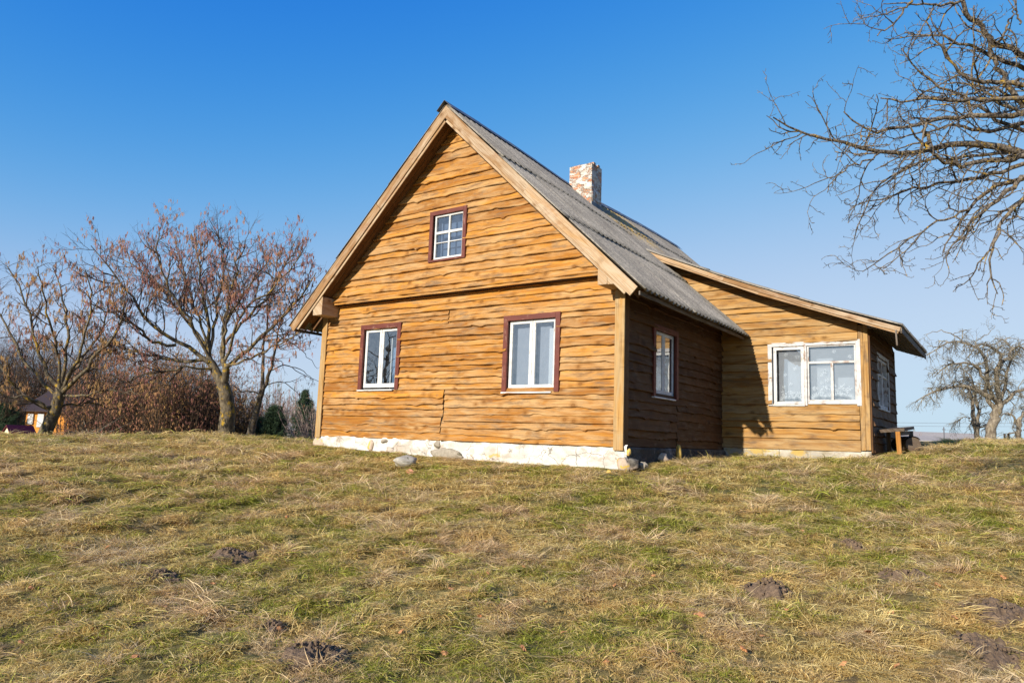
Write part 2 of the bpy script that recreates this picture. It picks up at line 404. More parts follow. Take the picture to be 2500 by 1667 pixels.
# ground
mt, nt, b = mat('soil_turf', .95)
p = coords(nt, 'pos')
n1 = noise(nt, p, .55, 5, .6); n2 = noise(nt, p, 30, 6, .75); n3 = noise(nt, p, 3.1, 5, .65)
c = mixc(nt, ramp(nt, n1, [(.4, 0), (.6, 1)]), (.27, .18, .07), (.15, .15, .035))
c = mixc(nt, ramp(nt, n3, [(.45, 0), (.62, .7)]), c, (.50, .36, .14))
c = mixc(nt, 1, c, ramp(nt, n2, [(.3, .30), (.7, .9)]), 'MULTIPLY')
setc(nt, b, c); bump(nt, b, n2, .9, .03); M['ground'] = mt
mt, nt, b = mat('mole_soil', 1.)
c = mixc(nt, ramp(nt, noise(nt, coords(nt, 'pos'), 22, 6, .75), [(.3, 0), (.7, 1)]), (.085, .056, .036), (.22, .15, .095))
setc(nt, b, c); bump(nt, b, noise(nt, coords(nt, 'pos'), 60, 5, .7), 1, .015); M['soil'] = mt

def grassm(name, greens, straws, thr=.5):
    mt, nt, b = mat(name, .7)
    A = attr(nt)
    p = coords(nt, 'pos')
    n = noise(nt, p, .5, 5, .65); n_b = noise(nt, p, 2.0, 4, .65)
    f = math_(nt, 'ADD', math_(nt, 'MULTIPLY', n, 1.25), math_(nt, 'MULTIPLY', n_b, .75))
    f = math_(nt, 'ADD', f, math_(nt, 'MULTIPLY', math_(nt, 'SUBTRACT', A[0], .5), .42))
    isg = ramp(nt, math_(nt, 'MULTIPLY', f, .5), [((thr + .32) / 2, 0), ((thr + .46) / 2, 1)])
    g = mixc(nt, A[1], greens[0], greens[1]); s = mixc(nt, A[1], straws[0], straws[1])
    s = mixc(nt, ramp(nt, noise(nt, p, 1.3, 3, .5), [(.45, 0), (.62, .6)]), s, straws[2])
    c = mixc(nt, isg, s, g)
    # darker brown towards the root
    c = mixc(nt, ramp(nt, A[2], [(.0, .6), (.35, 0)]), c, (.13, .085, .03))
    c = mixc(nt, 1, c, mixc(nt, ramp(nt, A[1], [(.0, 0), (1, 1)]), (.55, .50, .44), (1., 1., 1.)), 'MULTIPLY')
    setc(nt, b, c)
    t = nt.nodes.new('ShaderNodeBsdfTranslucent'); nt.links.new(c, t.inputs[0])
    ms = nt.nodes.new('ShaderNodeMixShader'); ms.inputs[0].default_value = .35
    out = nt.nodes['Material Output']; nt.links.new(b.outputs[0], ms.inputs[1]); nt.links.new(t.outputs[0], ms.inputs[2]); nt.links.new(ms.outputs[0], out.inputs[0])
    return mt
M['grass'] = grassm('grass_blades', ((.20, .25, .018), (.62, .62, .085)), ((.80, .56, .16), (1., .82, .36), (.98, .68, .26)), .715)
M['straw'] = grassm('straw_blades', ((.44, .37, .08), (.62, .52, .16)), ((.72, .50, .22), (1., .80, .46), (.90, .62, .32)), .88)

def bark(name, c1, c2, lich, lam, scale=1.):
    mt, nt, b = mat(name, .9)
    n1 = noise(nt, coords(nt, 'pos', (9, 9, 4)), 1.6 * scale, 6, .7)
    c = mixc(nt, ramp(nt, n1, [(.4, 0), (.62, 1)]), c1, c2)
    n2 = noise(nt, coords(nt, 'pos'), 6.5 * scale, 6, .7)
    c = mixc(nt, ramp(nt, n2, [(.68 - .2*lam, 0), (.74 - .2*lam, .9)]), c, lich)
    setc(nt, b, c); bump(nt, b, n1, .9, .02); return mt
M['bark'] = bark('hazel_bark', (.06, .045, .027), (.17, .135, .085), (.36, .22, .02), .66)
M['bark_trunk'] = bark('pale_trunk_bark', (.11, .085, .06), (.28, .235, .17), (.20, .16, .05), .3)
M['bark_fg'] = bark('apple_bark', (.035, .025, .018), (.24, .195, .145), (.42, .25, .02), .56, 3.2)
M['twig'] = bark('twig_bark', (.055, .036, .024), (.12, .085, .058), (.26, .16, .03), .35)
M['twig_grey'] = bark('grey_twig', (.095, .08, .058), (.27, .235, .17), (.34, .26, .09), .5)
M['twig_dark'] = bark('thicket_twig', (.045, .028, .018), (.11, .072, .042), (.16, .09, .03), .4)
M['twig_pale'] = bark('pale_twig', (.34, .23, .18), (.50, .37, .29), (.4, .3, .2), .1)
def twotone(name, a, c_, s=2, t=None):
    mt, nt, b = mat(name, .8); A = attr(nt)
    col = mixc(nt, A[0], a, c_)
    if t: col = mixc(nt, ramp(nt, noise(nt, coords(nt, 'pos'), s, 3, .6), [(.45, 0), (.6, 1)]), col, t)
    setc(nt, b, col); return mt
M['catkin'] = twotone('catkins', (.12, .045, .038), (.27, .11, .085), 1.2, (.26, .13, .06))
M['catkin_gold'] = twotone('gold_catkins', (.17, .09, .03), (.36, .21, .07), 1.2, (.22, .09, .055))
M['needle'] = twotone('needles', (.022, .045, .022), (.055, .085, .035))
M['rustleaf'] = twotone('rust_leaves', (.11, .05, .018), (.25, .115, .038), 2, (.10, .06, .03))
M['leaf'] = twotone('fallen_leaf', (.30, .12, .045), (.46, .23, .10))
def flat(name, col, rough=.8, v=.15):
    mt, nt, b = mat(name, rough)
    c = mixc(nt, noise(nt, coords(nt, 'pos'), 3, 5, .65), tuple(x*(1-v) for x in col), tuple(min(1, x*(1+v)) for x in col)); setc(nt, b, c); return mt
M['orangewall'] = flat('orange_logs', (.62, .24, .035)); M['darkroof'] = flat('dark_roof', (.045, .03, .028)); M['redroof'] = flat('red_roof', (.10, .014, .022), .5)
M['cream'] = flat('cream_board', (.66, .58, .36)); M['paleroof'] = flat('pale_old_roof', (.34, .30, .26), .9, .3); M['palewall'] = flat('pale_wall', (.55, .48, .4))
M['blueglass'] = flat('dark_pane', (.10, .15, .18), .15); M['concrete'] = flat('concrete', (.35, .34, .32)); M['wire'] = flat('wire', (.12, .12, .13))

# ------------------------------------------------------------------ terrain
def gp(px, py, dist):
    d = pray(px, py); k = np.hypot(d[0], d[1]); return CAM + d * (dist / k)
ctrl = [gp(1250, 1667, 4.3), gp(0, 1667, 5.0), gp(2500, 1667, 5.3), gp(1250, 1400, 6.5), gp(0, 1400, 7.6), gp(2500, 1400, 7.8),
        gp(1250, 1200, 10.2), gp(0, 1200, 10.8), gp(2500, 1200, 11.8), gp(600, 1200, 10.8), gp(1900, 1200, 10.8),
        gp(0, 1078, 16.5), gp(110, 1070, 17.5), gp(300, 1076, 17), gp(555, 1066, 18.4), gp(700, 1086, 17.5),
        gp(0, 1098, 21.5), gp(300, 1102, 22.5), gp(555, 1096, 24), gp(700, 1108, 24), gp(0, 1150, 28), gp(400, 1150, 28), gp(700, 1150, 29), gp(-400, 1130, 26),
        gp(2280, 1098, 17), gp(2400, 1082, 22), gp(2500, 1082, 23), gp(2400, 1076, 26), gp(2500, 1077, 27),
        (-.12, 0, -.17), (1.9, 0, -.22), (3.6, 0, -.265), (5.6, 0, -.30), (7.4, 0, -.30), (7.34, 2.3, -.13), (7.34, 4.8, -.09),
        (8.9, 4.91, -.09), (10.28, 4.91, .0), (10.3, 8, .09), (3, 11, -.05), (-1, 6, -.1),
        (CAM[0], CAM[1], -1.52), (CAM[0]+2, CAM[1]-3, -1.62), (CAM[0]-5, CAM[1]-2, -1.55), (CAM[0]+5, CAM[1]+2, -1.45)]
ctrl = np.array([np.array(c, float) for c in ctrl])
def tpsK(r2): return np.where(r2 > 1e-9, .5 * r2 * np.log(np.maximum(r2, 1e-9)), 0)
n_ = len(ctrl); D2 = ((ctrl[:, None, :2] - ctrl[None, :, :2])**2).sum(-1)
Pm = np.c_[np.ones(n_), ctrl[:, :2]]; A_ = np.zeros((n_+3, n_+3)); A_[:n_, :n_] = tpsK(D2) + np.eye(n_) * .004; A_[:n_, n_:] = Pm; A_[n_:, :n_] = Pm.T
TW = np.linalg.solve(A_, np.r_[ctrl[:, 2], 0, 0, 0])
f_big = sinfield(3, .9, 2.6, 14); f_sm = sinfield(8, .16, .55, 18); f_far = sinfield(5, 15, 60, 8)
def gz(x, y, micro=True):
    x = np.atleast_1d(np.asarray(x, float)); y = np.atleast_1d(np.asarray(y, float))
    rx = x - CAM[0]; ry = y - CAM[1]; dist = np.hypot(rx, ry)
    k = np.minimum(1, 26 / np.maximum(dist, 1e-6)); X = CAM[0] + rx*k; Y = CAM[1] + ry*k
    z = TW[n_] + TW[n_+1]*X + TW[n_+2]*Y
    for i in range(n_): z = z + TW[i] * tpsK((X-ctrl[i, 0])**2 + (Y-ctrl[i, 1])**2)
    z = np.clip(z, -2.2, 1.2)
    s = (rx*CR[0] + ry*CR[1]) / np.maximum(dist, 1)
    t = np.clip((dist - 21) / 40, 0, 1); t = t*t*(3-2*t)
    front = (rx*CF[0] + ry*CF[1]) > -5
    zf = np.where(s > 0, -.3, -.3 + 1.8*s) + .4*f_far(x, y) - .2
    t2 = np.clip((dist - 26) / 30, 0, 1)
    z = z*(1-t) + zf*t
    if micro:
        # keep the strip right at the house walls calm
        hd = np.maximum(np.maximum(-.1 - x, x - 7.4), np.maximum(-.0 - y, y - 11)); hp = np.maximum(np.maximum(7.3 - x, x - 10.4), np.maximum(4.9 - y, y - 8.5))
        w = np.clip(np.minimum(hd, hp) / .8, .15, 1) * np.clip((60 - dist) / 30, 0, 1)
        z = z + w * (.017 * f_big(x, y) + .013 * f_sm(x, y))
    return z
def gz1(x, y, micro=True): return float(gz(x, y, micro)[0])
def hit(px, py, t0=3.5, t1=40):
    ts = np.concatenate([np.arange(t0, 20, .03), np.arange(20, t1, .1)]); d = pray(px, py)
    pts = CAM + ts[:, None]*d; z = gz(pts[:, 0], pts[:, 1])
    k = np.argmax(pts[:, 2] < z)
    if pts[k, 2] >= z[k]: k = len(ts)-1
    q = pts[k]; return np.array([q[0], q[1], z[k]])

# polar sheet: fine near, reaching the horizon
rr = np.concatenate([np.linspace(.4, 3.2, 8), np.arange(3.3, 9, .055), np.arange(9, 20, .085), np.arange(20, 32, .3), np.geomspace(32.5, 1500, 40)])
fa = math.atan2(CF[1], CF[0])
th = np.concatenate([np.linspace(-math.pi, -.80, 20)[:-1], np.linspace(-.80, .80, 420), np.linspace(.80, math.pi, 20)[1:]]) + fa
RRg, TH = np.meshgrid(rr, th, indexing='ij')
X = CAM[0] + RRg*np.cos(TH); Y = CAM[1] + RRg*np.sin(TH); Z = gz(X.ravel(), Y.ravel()).reshape(X.shape)
V = np.stack([X, Y, Z], -1).reshape(-1, 3); nr, nth = X.shape
i, j = np.meshgrid(np.arange(nr-1), np.arange(nth-1), indexing='ij'); a = (i*nth + j).ravel()
F = np.stack([a, a+nth, a+nth+1, a+1], 1)
V = np.vstack([V, [[CAM[0], CAM[1], -1.52]]]); c0 = len(V)-1; jj = np.arange(nth-1)
ground = mk('ground', V, [F, np.stack([np.full(nth-1, c0), jj, jj+1], 1)], M['ground'], smooth=True)
tag(ground, kind='structure')

# ------------------------------------------------------------------ house
W, L, PX = 7.335, 4.911, 10.296
AP = 3.69                                                     # ridge x
house = empty('wooden_house', (3.6, 0, 0), 'amber wooden farmhouse with steep grey corrugated roof and lower side porch', 'house')

def vnoise(r, n, amp):       # 1d smooth random curve sampled n
    k = max(2, n // 5 + 2); y = r.normal(0, 1, k); x = np.linspace(0, k-1, n); i = np.clip(x.astype(int), 0, k-2); f = x-i; f = f*f*(3-2*f)
    return amp * (y[i]*(1-f) + y[i+1]*f)

def siding(mb, O, U, Nn, u0, u1, z0, z1, rowh, seed, wav=.010, lfun=None, rfun=None, thick=.046, tilt=0., topf=None):
    """overlapping waney boards. O origin, U along wall, Nn outward normal"""
    r = np.random.RandomState(seed); O = np.array(O, float); U = np.array(U, float); Nn = np.array(Nn, float)
    n = max(2, int((u1-u0)/.045)+1); us = np.linspace(u0, u1, n)
    nb = max(1, int(round((z1-z0)/rowh))); h = r.uniform(.72, 1.3, nb); h = h/h.sum()*(z1-z0); zs = z0 + np.r_[0, np.cumsum(h)]
    curves = []
    for k in range(nb+1):
        base = np.full(n, zs[k])
        if 0 < k < nb:
            base = base + vnoise(r, max(4, n//7), wav).repeat(0) if False else base
            lo = vnoise(r, n, wav*.0) + np.interp(np.linspace(0, 1, n), np.linspace(0, 1, max(3, n//16)), r.normal(0, wav*1.15, max(3, n//16)))
            mid = vnoise(r, n, wav*.38)
            fine = vnoise(r, n, wav*.18) * 0 + r.normal(0, wav*.06, n)
            bumps = np.zeros(n)
            for _ in range(r.poisson((u1-u0)*.8)):
                c = r.uniform(u0, u1); w_ = r.uniform(.03, .09); bumps += r.uniform(-.034, .020) * wav/.010 * np.exp(-((us-c)/w_)**2)
            base = base + lo + mid + fine + bumps + tilt*r.normal(0, 1)*(us-(u0+u1)/2)
        curves.append(base)
    for k in range(nb):
        zb = curves[k]; zt = np.maximum(curves[k+1], zb+.03) + (.03 if k < nb-1 else .012)
        off = r.uniform(0, 30); warp = vnoise(r, n, .003); th_ = thick * r.uniform(.6, 1.3); thv = th_ * np.clip(1.05 + vnoise(r, n, .22), .6, 1.6)
        prof = [(0.0, -.004, 0.), (0.0, .78, 0.), (.012, 1.0, 1), (.30, .72, 2), (1., .12, 3)]
        rows = []; uvs = []
        for (t, o, _) in prof:
            if t == .012: z = zb + .010
            elif t == 0: z = zb + (0 if o > .1 else .002)
            else: z = zb + (zt-zb)*t
            uu = us.copy()
            if lfun is not None:
                lo_ = lfun(z); hi_ = rfun(z); uu = np.clip(us, lo_, hi_)
            d = (thv if o > .5 else th_)*o + (warp if o > .1 else 0)
            rows.append(O + U*uu[:, None] + Nn*np.broadcast_to(d, n)[:, None] + np.array([0, 0, 1])*z[:, None])
            uvs.append(np.stack([uu + off, z + off*.37], 1))
        Vv = np.concatenate(rows); m_ = len(prof); Q = []
        idx = np.arange(m_*n).reshape(m_, n)
        cell = np.ones(n-1, bool)
        if lfun is not None:
            w0 = np.linalg.norm(rows[2][1:]-rows[2][:-1], axis=1); cell = w0 > 1e-5
        for a_ in range(m_-1):
            q = np.stack([idx[a_, :-1], idx[a_, 1:], idx[a_+1, 1:], idx[a_+1, :-1]], 1)[cell]; Q.append(q)
        Q = np.concatenate(Q)
        if len(Q) == 0: continue
        nrm = np.cross(U, (0, 0, 1))
        if nrm @ Nn < 0: Q = Q[:, ::-1]
        ed_ = np.repeat([1., 1., .75, .0, .0], n) * np.tile(np.clip(.45+vnoise(r, n, .5), 0, 1), m_); mb.add(Vv, Q=Q, uv=np.concatenate(uvs), bd=np.stack([np.full(m_*n, r.rand()), np.full(m_*n, r.rand()), ed_], 1))
        # board end caps
        for e in (0, n-1):
            ring = [idx[0, e], idx[1, e], idx[2, e], idx[3, e], idx[4, e]]
            mb.add(Vv[ring], T=[(0, 1, 2), (0, 2, 3), (0, 3, 4)], uv=np.concatenate(uvs)[ring], bd=(.3, .5, .5))

def backing(mb, O, U, u0, u1, z0, z1, holes):
    O = np.array(O, float); U = np.array(U, float)
    xs = sorted({u0, u1, *[h[0] for h in holes], *[h[1] for h in holes]}); zs = sorted({z0, z1, *[h[2] for h in holes], *[h[3] for h in holes]})
    for a_, b_ in zip(xs[:-1], xs[1:]):
        for c_, d_ in zip(zs[:-1], zs[1:]):
            cx, cz = (a_+b_)/2, (c_+d_)/2
            if any(h[0] < cx < h[1] and h[2] < cz < h[3] for h in holes): continue
            mb.add([O+U*a_+np.array([0, 0, c_]), O+U*b_+np.array([0, 0, c_]), O+U*b_+np.array([0, 0, d_]), O+U*a_+np.array([0, 0, d_])], Q=[(0, 1, 2, 3)])

SL = .97
def sag(y): return -.15*np.exp(-((np.asarray(y, float)-5.0)/2.6)**2)
def roofz(x, y=0):           # top plane of steep roof (right slope positive side)
    d = abs(x-AP); return 6.62 - SL*d + float(sag(y))*max(0, 1-d/4.0)

# window openings  (u0,u1,z0,z1) outer trim
WL = (1.168, 2.345, 1.048, 2.437); WR = (4.943, 6.166, .965, 2.375); WA = (3.121, 4.067, 3.561, 4.606)
WS = (1.169, 2.313, .963, 2.272); WP = (8.364, 10.166, 1.012, 2.339); WQ = (5.762, 7.33, 1.0, 2.187)

def inner(w, t=.10): return (w[0]+t, w[1]-t, w[2]+.0, w[3]-t)

# lower gable wall
mb = MB(); O = (0, -.004, 0); U = (1, 0, 0); Nn = (0, -1, 0)
siding(mb, O, U, Nn, .09, 3.50, .05, .50, .13, 11, .012); siding(mb, O, U, Nn, 3.52, 7.24, .05, .42, .14, 12, .012)
siding(mb, O, U, Nn, .09, 3.55, .50, 1.03, .135, 13, .011, tilt=.003); siding(mb, O, U, Nn, 3.57, 7.24, .42, 1.03, .125, 14, .012)
siding(mb, O, U, Nn, .09, 1.25, 1.03, 2.33, .145, 15, .010, tilt=.01)
siding(mb, O, U, Nn, 2.27, 5.02, 1.03, 2.36, .118, 16, .011); siding(mb, O, U, Nn, 6.09, 7.24, 1.03, 2.36, .14, 17, .012, tilt=.012)
siding(mb, O, U, Nn, .09, 3.585, 2.33, 2.60, .09, 18, .009); siding(mb, O, U, Nn, 3.60, 7.24, 2.36, 2.60, .10, 19, .009)
siding(mb, O, U, Nn, .09, 7.24, 2.60, 3.02, .14, 20, .010)
mb.build('wall', M['siding'], house)
# upper gable wall stands proud
mb = MB(); O = (0, -.15, 0)
lf = lambda z: AP - (6.47-z)/SL; rf = lambda z: AP + (6.47-z)/SL
def gl(z): return np.clip(lf(z), .22, 9)
def gr(z): return np.clip(rf(z), -9, 7.02)
siding(mb, O, U, Nn, .1, 7.1, 2.96, 3.62, .155, 31, .011, gl, gr)
siding(mb, O, U, Nn, .6, 3.19, 3.62, 4.55, .165, 32, .012, gl, gr, tilt=.004)
siding(mb, O, U, Nn, 4.0, 6.8, 3.62, 4.55, .155, 33, .012, gl, gr, tilt=.004)
siding(mb, O, U, Nn, 1.6, 5.9, 4.55, 6.44, .165, 34, .012, gl, gr)
o_ = mb.build('wall', M['siding'], house)
mb = MB(); mb.box(.26, 7.0, -.185, -.148, 2.915, 2.965, jit=.002); mb.box(.26, 7.0, -.148, .0, 2.93, 2.95)
mb.build('skirt_board', M['siding'], house)
# side wall
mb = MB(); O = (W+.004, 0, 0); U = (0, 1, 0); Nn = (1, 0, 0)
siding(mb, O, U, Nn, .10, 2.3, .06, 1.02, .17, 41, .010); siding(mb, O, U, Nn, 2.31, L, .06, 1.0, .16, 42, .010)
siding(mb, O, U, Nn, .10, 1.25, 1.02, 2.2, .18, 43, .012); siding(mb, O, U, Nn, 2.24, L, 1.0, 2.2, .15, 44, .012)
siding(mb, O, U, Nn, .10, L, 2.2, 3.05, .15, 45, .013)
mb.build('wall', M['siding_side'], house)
# porch front wall
mb = MB(); O = (0, L-.004, 0); U = (1, 0, 0); Nn = (0, -1, 0)
def pl_top(x): return 4.70 - .408*(x-5.5)
prf = lambda z: np.clip(5.5 + (4.62-z)/.408, 0, 10.12)
pgl = lambda z: np.maximum(7.345 - np.clip((np.asarray(z)-3.0)/SL, 0, 9), 5.3) if True else 0
siding(mb, O, U, Nn, 7.36, 10.12, .11, .34, .23, 51, .004); siding(mb, O, U, Nn, 7.36, 10.12, .34, 1.04, .175, 52, .012)
siding(mb, O, U, Nn, 7.36, 8.44, 1.04, 2.31, .17, 53, .005)
siding(mb, O, U, Nn, 5.3, 10.12, 2.31, 4.66, .175, 54, .006, pgl, prf)
mb.build('wall', M['siding_porch'], house)
# porch side wall
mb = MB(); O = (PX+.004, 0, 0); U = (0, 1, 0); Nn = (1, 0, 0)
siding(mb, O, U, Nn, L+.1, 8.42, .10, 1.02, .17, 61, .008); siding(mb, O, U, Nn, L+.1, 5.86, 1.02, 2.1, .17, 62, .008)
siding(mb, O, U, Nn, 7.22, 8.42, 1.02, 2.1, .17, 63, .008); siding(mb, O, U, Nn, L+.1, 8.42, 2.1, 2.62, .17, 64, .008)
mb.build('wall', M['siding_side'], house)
# inner shell with the openings, floor, back and left walls
mb = MB()
backing(mb, (0, .012, 0), (1, 0, 0), 0, W, -.05, 3.0, [inner(WL), inner(WR)])
backing(mb, (W-.012, 0, 0), (0, 1, 0), .012, 10.8, -.05, 3.0, [inner(WS)])
backing(mb, (0, L+.012, 0), (1, 0, 0), W, PX, -.05, 2.62, [inner(WP, .08)])
backing(mb, (PX-.012, 0, 0), (0, 1, 0), L+.012, 8.42, -.05, 2.6, [inner(WQ, .08)])
backing(mb, (0, 0, 0), (0, 1, 0), 0, 10.8, -.3, 3.0, []); backing(mb, (0, 10.8, 0), (1, 0, 0), 0, W, -.3, 3.0, []); backing(mb, (W, 8.42, 0), (1, 0, 0), 0, PX-W, -.3, 2.6, [])
mb.add([(0, 0, .02), (W, 0, .02), (W, 10.8, .02), (0, 10.8, .02)], Q=[(0, 1, 2, 3)]); mb.add([(0, 0, 2.9), (W, 0, 2.9), (W, 10.8, 2.9), (0, 10.8, 2.9)], Q=[(0, 1, 2, 3)])
mb.add([(W, L, .06), (PX, L, .06), (PX, 8.42, .06), (W, 8.42, .06)], Q=[(0, 1, 2, 3)]); mb.add([(W, L, 2.6), (PX, L, 2.6), (PX, 8.42, 2.6), (W, 8.42, 2.6)], Q=[(0, 1, 2, 3)])
# gable triangle shells
def tri(mb, y, h=None):
    z0 = 2.9
    if h is None: mb.add([(.1, y, z0), (7.2, y, z0), (AP, y, 6.36)], T=[(0, 1, 2)])
    else:
        a0, a1, c0_, c1 = h
        zz = lambda x: 6.36-(abs(x-AP))*SL
        mb.add([(.1, y, z0), (a0, y, z0), (a0, y, zz(a0))], T=[(0, 1, 2)]); mb.add([(a1, y, z0), (7.2, y, z0), (a1, y, zz(a1))], T=[(0, 1, 2)])
        mb.add([(a0, y, z0), (a1, y, z0), (a1, y, c0_), (a0, y, c0_)], Q=[(0, 1, 2, 3)])
        mb.add([(a0, y, c1), (a1, y, c1), (a1, y, zz(a1)), (AP, y, 6.36), (a0, y, zz(a0))], T=[(0, 1, 2), (0, 2, 3), (0, 3, 4)])
tri(mb, -.138, inner(WA, .08)); tri(mb, 10.8)
mb.add([(5.3, L+.012, 2.62), (10.1, L+.012, 2.62), (5.3, L+.012, 4.6)], T=[(0, 1, 2)])
mb.build('inner_shell', M['inside'], house)

# corner posts
def part(name, mat_, fn, parent=house, smooth=False):
    mb = MB(); fn(mb); return mb.build(name, mat_, parent, smooth)
part('corner_post', M['post'], lambda b: (b.box(7.235, 7.413, -.072, -.036, .0, 2.70, bd=(.7, .6, .5)),))
part('corner_post', M['soffit'], lambda b: (b.box(7.376, 7.412, -.034, .125, .01, 2.72, bd=(.3, .3, .5)),))
part('corner_post', M['post'], lambda b: (b.box(-.075, .085, -.066, -.030, .02, 2.72, bd=(.55, .8, .5)),))
part('corner_post', M['siding_porch'], lambda b: (b.box(10.13, 10.215, L-.045, L-.008, .14, 2.62, bd=(.6, .6, .2)), b.box(10.218, 10.305, L-.048, L-.010, .15, 2.66, bd=(.8, .5, .9))))
part('corner_post', M['soffit'], lambda b: (b.box(10.30, 10.335, L-.006, L+.13, .1, 2.6),))
part('corner_post', M['oldwood'], lambda b: (b.box(10.30, 10.34, 8.33, 8.45, .0, 2.5),))

# boxed plate ends under the eaves
def plate_end(x0, x1, zb, zt):
    mb = MB()
    mb.box(x0, x1, -.50, .0, zb, zt, bd=(.7, .9, .4)); return mb
mb = MB(); mb.box(7.13, 7.30, -.50, -.02, 2.665, 2.94, bd=(.6, .8, .3)); mb.box(7.303, 7.445, -.495, -.02, 2.66, 2.90, bd=(.8, .7, .6)); mb.build('beam_end', M['barge'], house)
mb = MB(); mb.box(.10, .385, -.50, -.02, 2.66, 3.06, bd=(.6, .8, .3)); mb.build('beam_end', M['barge'], house)

# ---- roofs
def corr(mb, A, B, y0, y1, nrows, amp=.027, pitch=.177, th=.009, lift=.026, seed=0, zf=None, yj=.02):
    """corrugated sheets from top line A(x,z) to bottom line B(x,z) between y0,y1"""
    r = np.random.RandomState(seed); A = np.array(A, float); B = np.array(B, float)
    Ls = np.linalg.norm(B-A); d = (B-A)/Ls; nn = np.array([-d[1], d[0]]);
    if nn[1] < 0: nn = -nn
    for k in range(nrows):
        ya = y0 + (r.uniform(-yj, yj) if nrows > 1 else 0); yb = y1
        s0 = Ls*k/nrows - (.12 if k else 0); s1 = Ls*(k+1)/nrows
        ny = int((yb-ya)/pitch*8)+1; ys = np.linspace(ya, yb, ny); wv = amp*np.sin(2*np.pi*(ys-y0)/pitch)
        # sheet by sheet irregular tilt
        sh = np.floor((ys-y0)/1.06).astype(int); rj = r.uniform(-.006, .006, sh.max()+2)[sh]; ej = r.uniform(-.025, .02, sh.max()+2)[sh]
        ns = 9; T_ = []; U_ = []
        for a_ in range(ns+1):
            t = a_/ns; s = s0 + (s1+ej-s0)*t
            off = wv + rj + lift*t
            x = A[0] + d[0]*s + nn[0]*off; z = A[1] + d[1]*s + nn[1]*off
            if zf is not None: z = z + zf(x, ys)
            T_.append(np.stack([x, ys, z], 1)); U_.append(np.stack([np.full(ny, 1.)*s + k*7.3, ys], 1))
        T_ = np.concatenate(T_); U_ = np.concatenate(U_); Bt = T_ - np.array([nn[0]*th, 0, nn[1]*th])
        idx = np.arange((ns+1)*ny).reshape(ns+1, ny); n0 = (ns+1)*ny
        q = np.stack([idx[:-1, :-1].ravel(), idx[:-1, 1:].ravel(), idx[1:, 1:].ravel(), idx[1:, :-1].ravel()], 1)
        Qs = [q, q[:, ::-1]+n0]
        for ring in (idx[0], idx[-1], idx[:, 0], idx[:, -1]):
            Qs.append(np.stack([ring[:-1], ring[1:], ring[1:]+n0, ring[:-1]+n0], 1))
        if d[0] > 0: Qs = [z_[:, ::-1] for z_ in Qs]
        mb.add(np.concatenate([T_, Bt]), Q=np.concatenate(Qs), uv=np.concatenate([U_, U_]), bd=(r.rand(), r.rand(), r.rand()))
def sagf(x, y): return sag(y) * np.clip(1-np.abs(x-AP)/4.0, 0, 1)
TZ = 6.64
def rz_(x): return TZ - SL*abs(x-AP)
mb = MB()
corr(mb, (AP+.03, rz_(AP+.03)), (7.98, rz_(7.98)), -.555, L-.006, 3, seed=1, zf=sagf)
corr(mb, (AP+.03, rz_(AP+.03)), (5.75, rz_(5.75)), L-.005, 11.25, 2, seed=2, zf=sagf, yj=0)
corr(mb, (5.70, rz_(5.70)), (7.98, rz_(7.98)), 8.45, 11.25, 1, seed=3)
corr(mb, (AP-.03, rz_(AP-.03)), (-.66, rz_(-.66)), -.555, 11.25, 3, seed=4, zf=sagf)
roof = mb.build('roof', M['roof'], house, smooth=True)
mb = MB()
corr(mb, (5.38, 4.80), (10.98, 2.50), 4.44, 8.95, 3, seed=7, zf=lambda x, y: -.10*np.sin(np.clip((x-5.4)/5.6, 0, 1)*np.pi)**1 * 0.9, lift=.014)
mb.build('roof', M['roof'], house, smooth=True)
def proof(x): return 4.80 - (x-5.38)*2.30/5.6 - .09*math.sin(min(1, max(0, (x-5.4)/5.6))*math.pi)
# ridge cap
mb = MB(); r_ = np.random.RandomState(4); y = -.60
while y < 11.2:
    y2 = min(y+1.1, 11.3); s = float(sag(y)); s2 = float(sag(y2)); j_ = r_.uniform(0, .012)
    for sg in (-1, 1):
        wd = .19
        a0 = np.array([AP, y, TZ+.05+s+j_]); a1 = np.array([AP, y2+.05, TZ+.05+s2+j_])
        b0 = a0 + np.array([sg*wd, 0, -wd*SL+.0]); b1 = a1 + np.array([sg*wd, 0, -wd*SL])
        V4 = np.array([a0, a1, b1, b0]); V8 = np.vstack([V4, V4+np.array([0, 0, .006])])
        mb.add(V8, Q=[(0, 1, 2, 3), (4, 5, 6, 7), (0, 3, 7, 4), (3, 2, 6, 7), (1, 2, 6, 5), (0, 1, 5, 4)])
    y = y2
mb.build('ridge_cap', M['ridge'], house)
# barge boards
def barge(xa, xb, seed, w=.185, drop=.022, yy=-.535, nm='barge_board'):
    r = random.Random(seed); za, zb = rz_(xa), rz_(xb); d = np.array([xb-xa, 0, zb-za]); d /= np.linalg.norm(d); nn = np.array([d[2], 0, -d[0]])
    if nn[2] > 0: nn = -nn
    mb = MB(); A = np.array([xa, yy, za]) + nn*(drop+w/2); B = np.array([xb, yy, zb]) + nn*(drop+w/2)
    mb.prism(A, B, .028, w, -nn, bd=(r.random(), r.random(), r.random()), jit=.0015, rng=r); return mb.build(nm, M['barge'], house)
barge(AP+.06, 5.76, 1); barge(5.765, 7.88, 2, yy=-.541)
barge(AP-.0, 1.9, 3); barge(1.895, -.60, 4, yy=-.54)
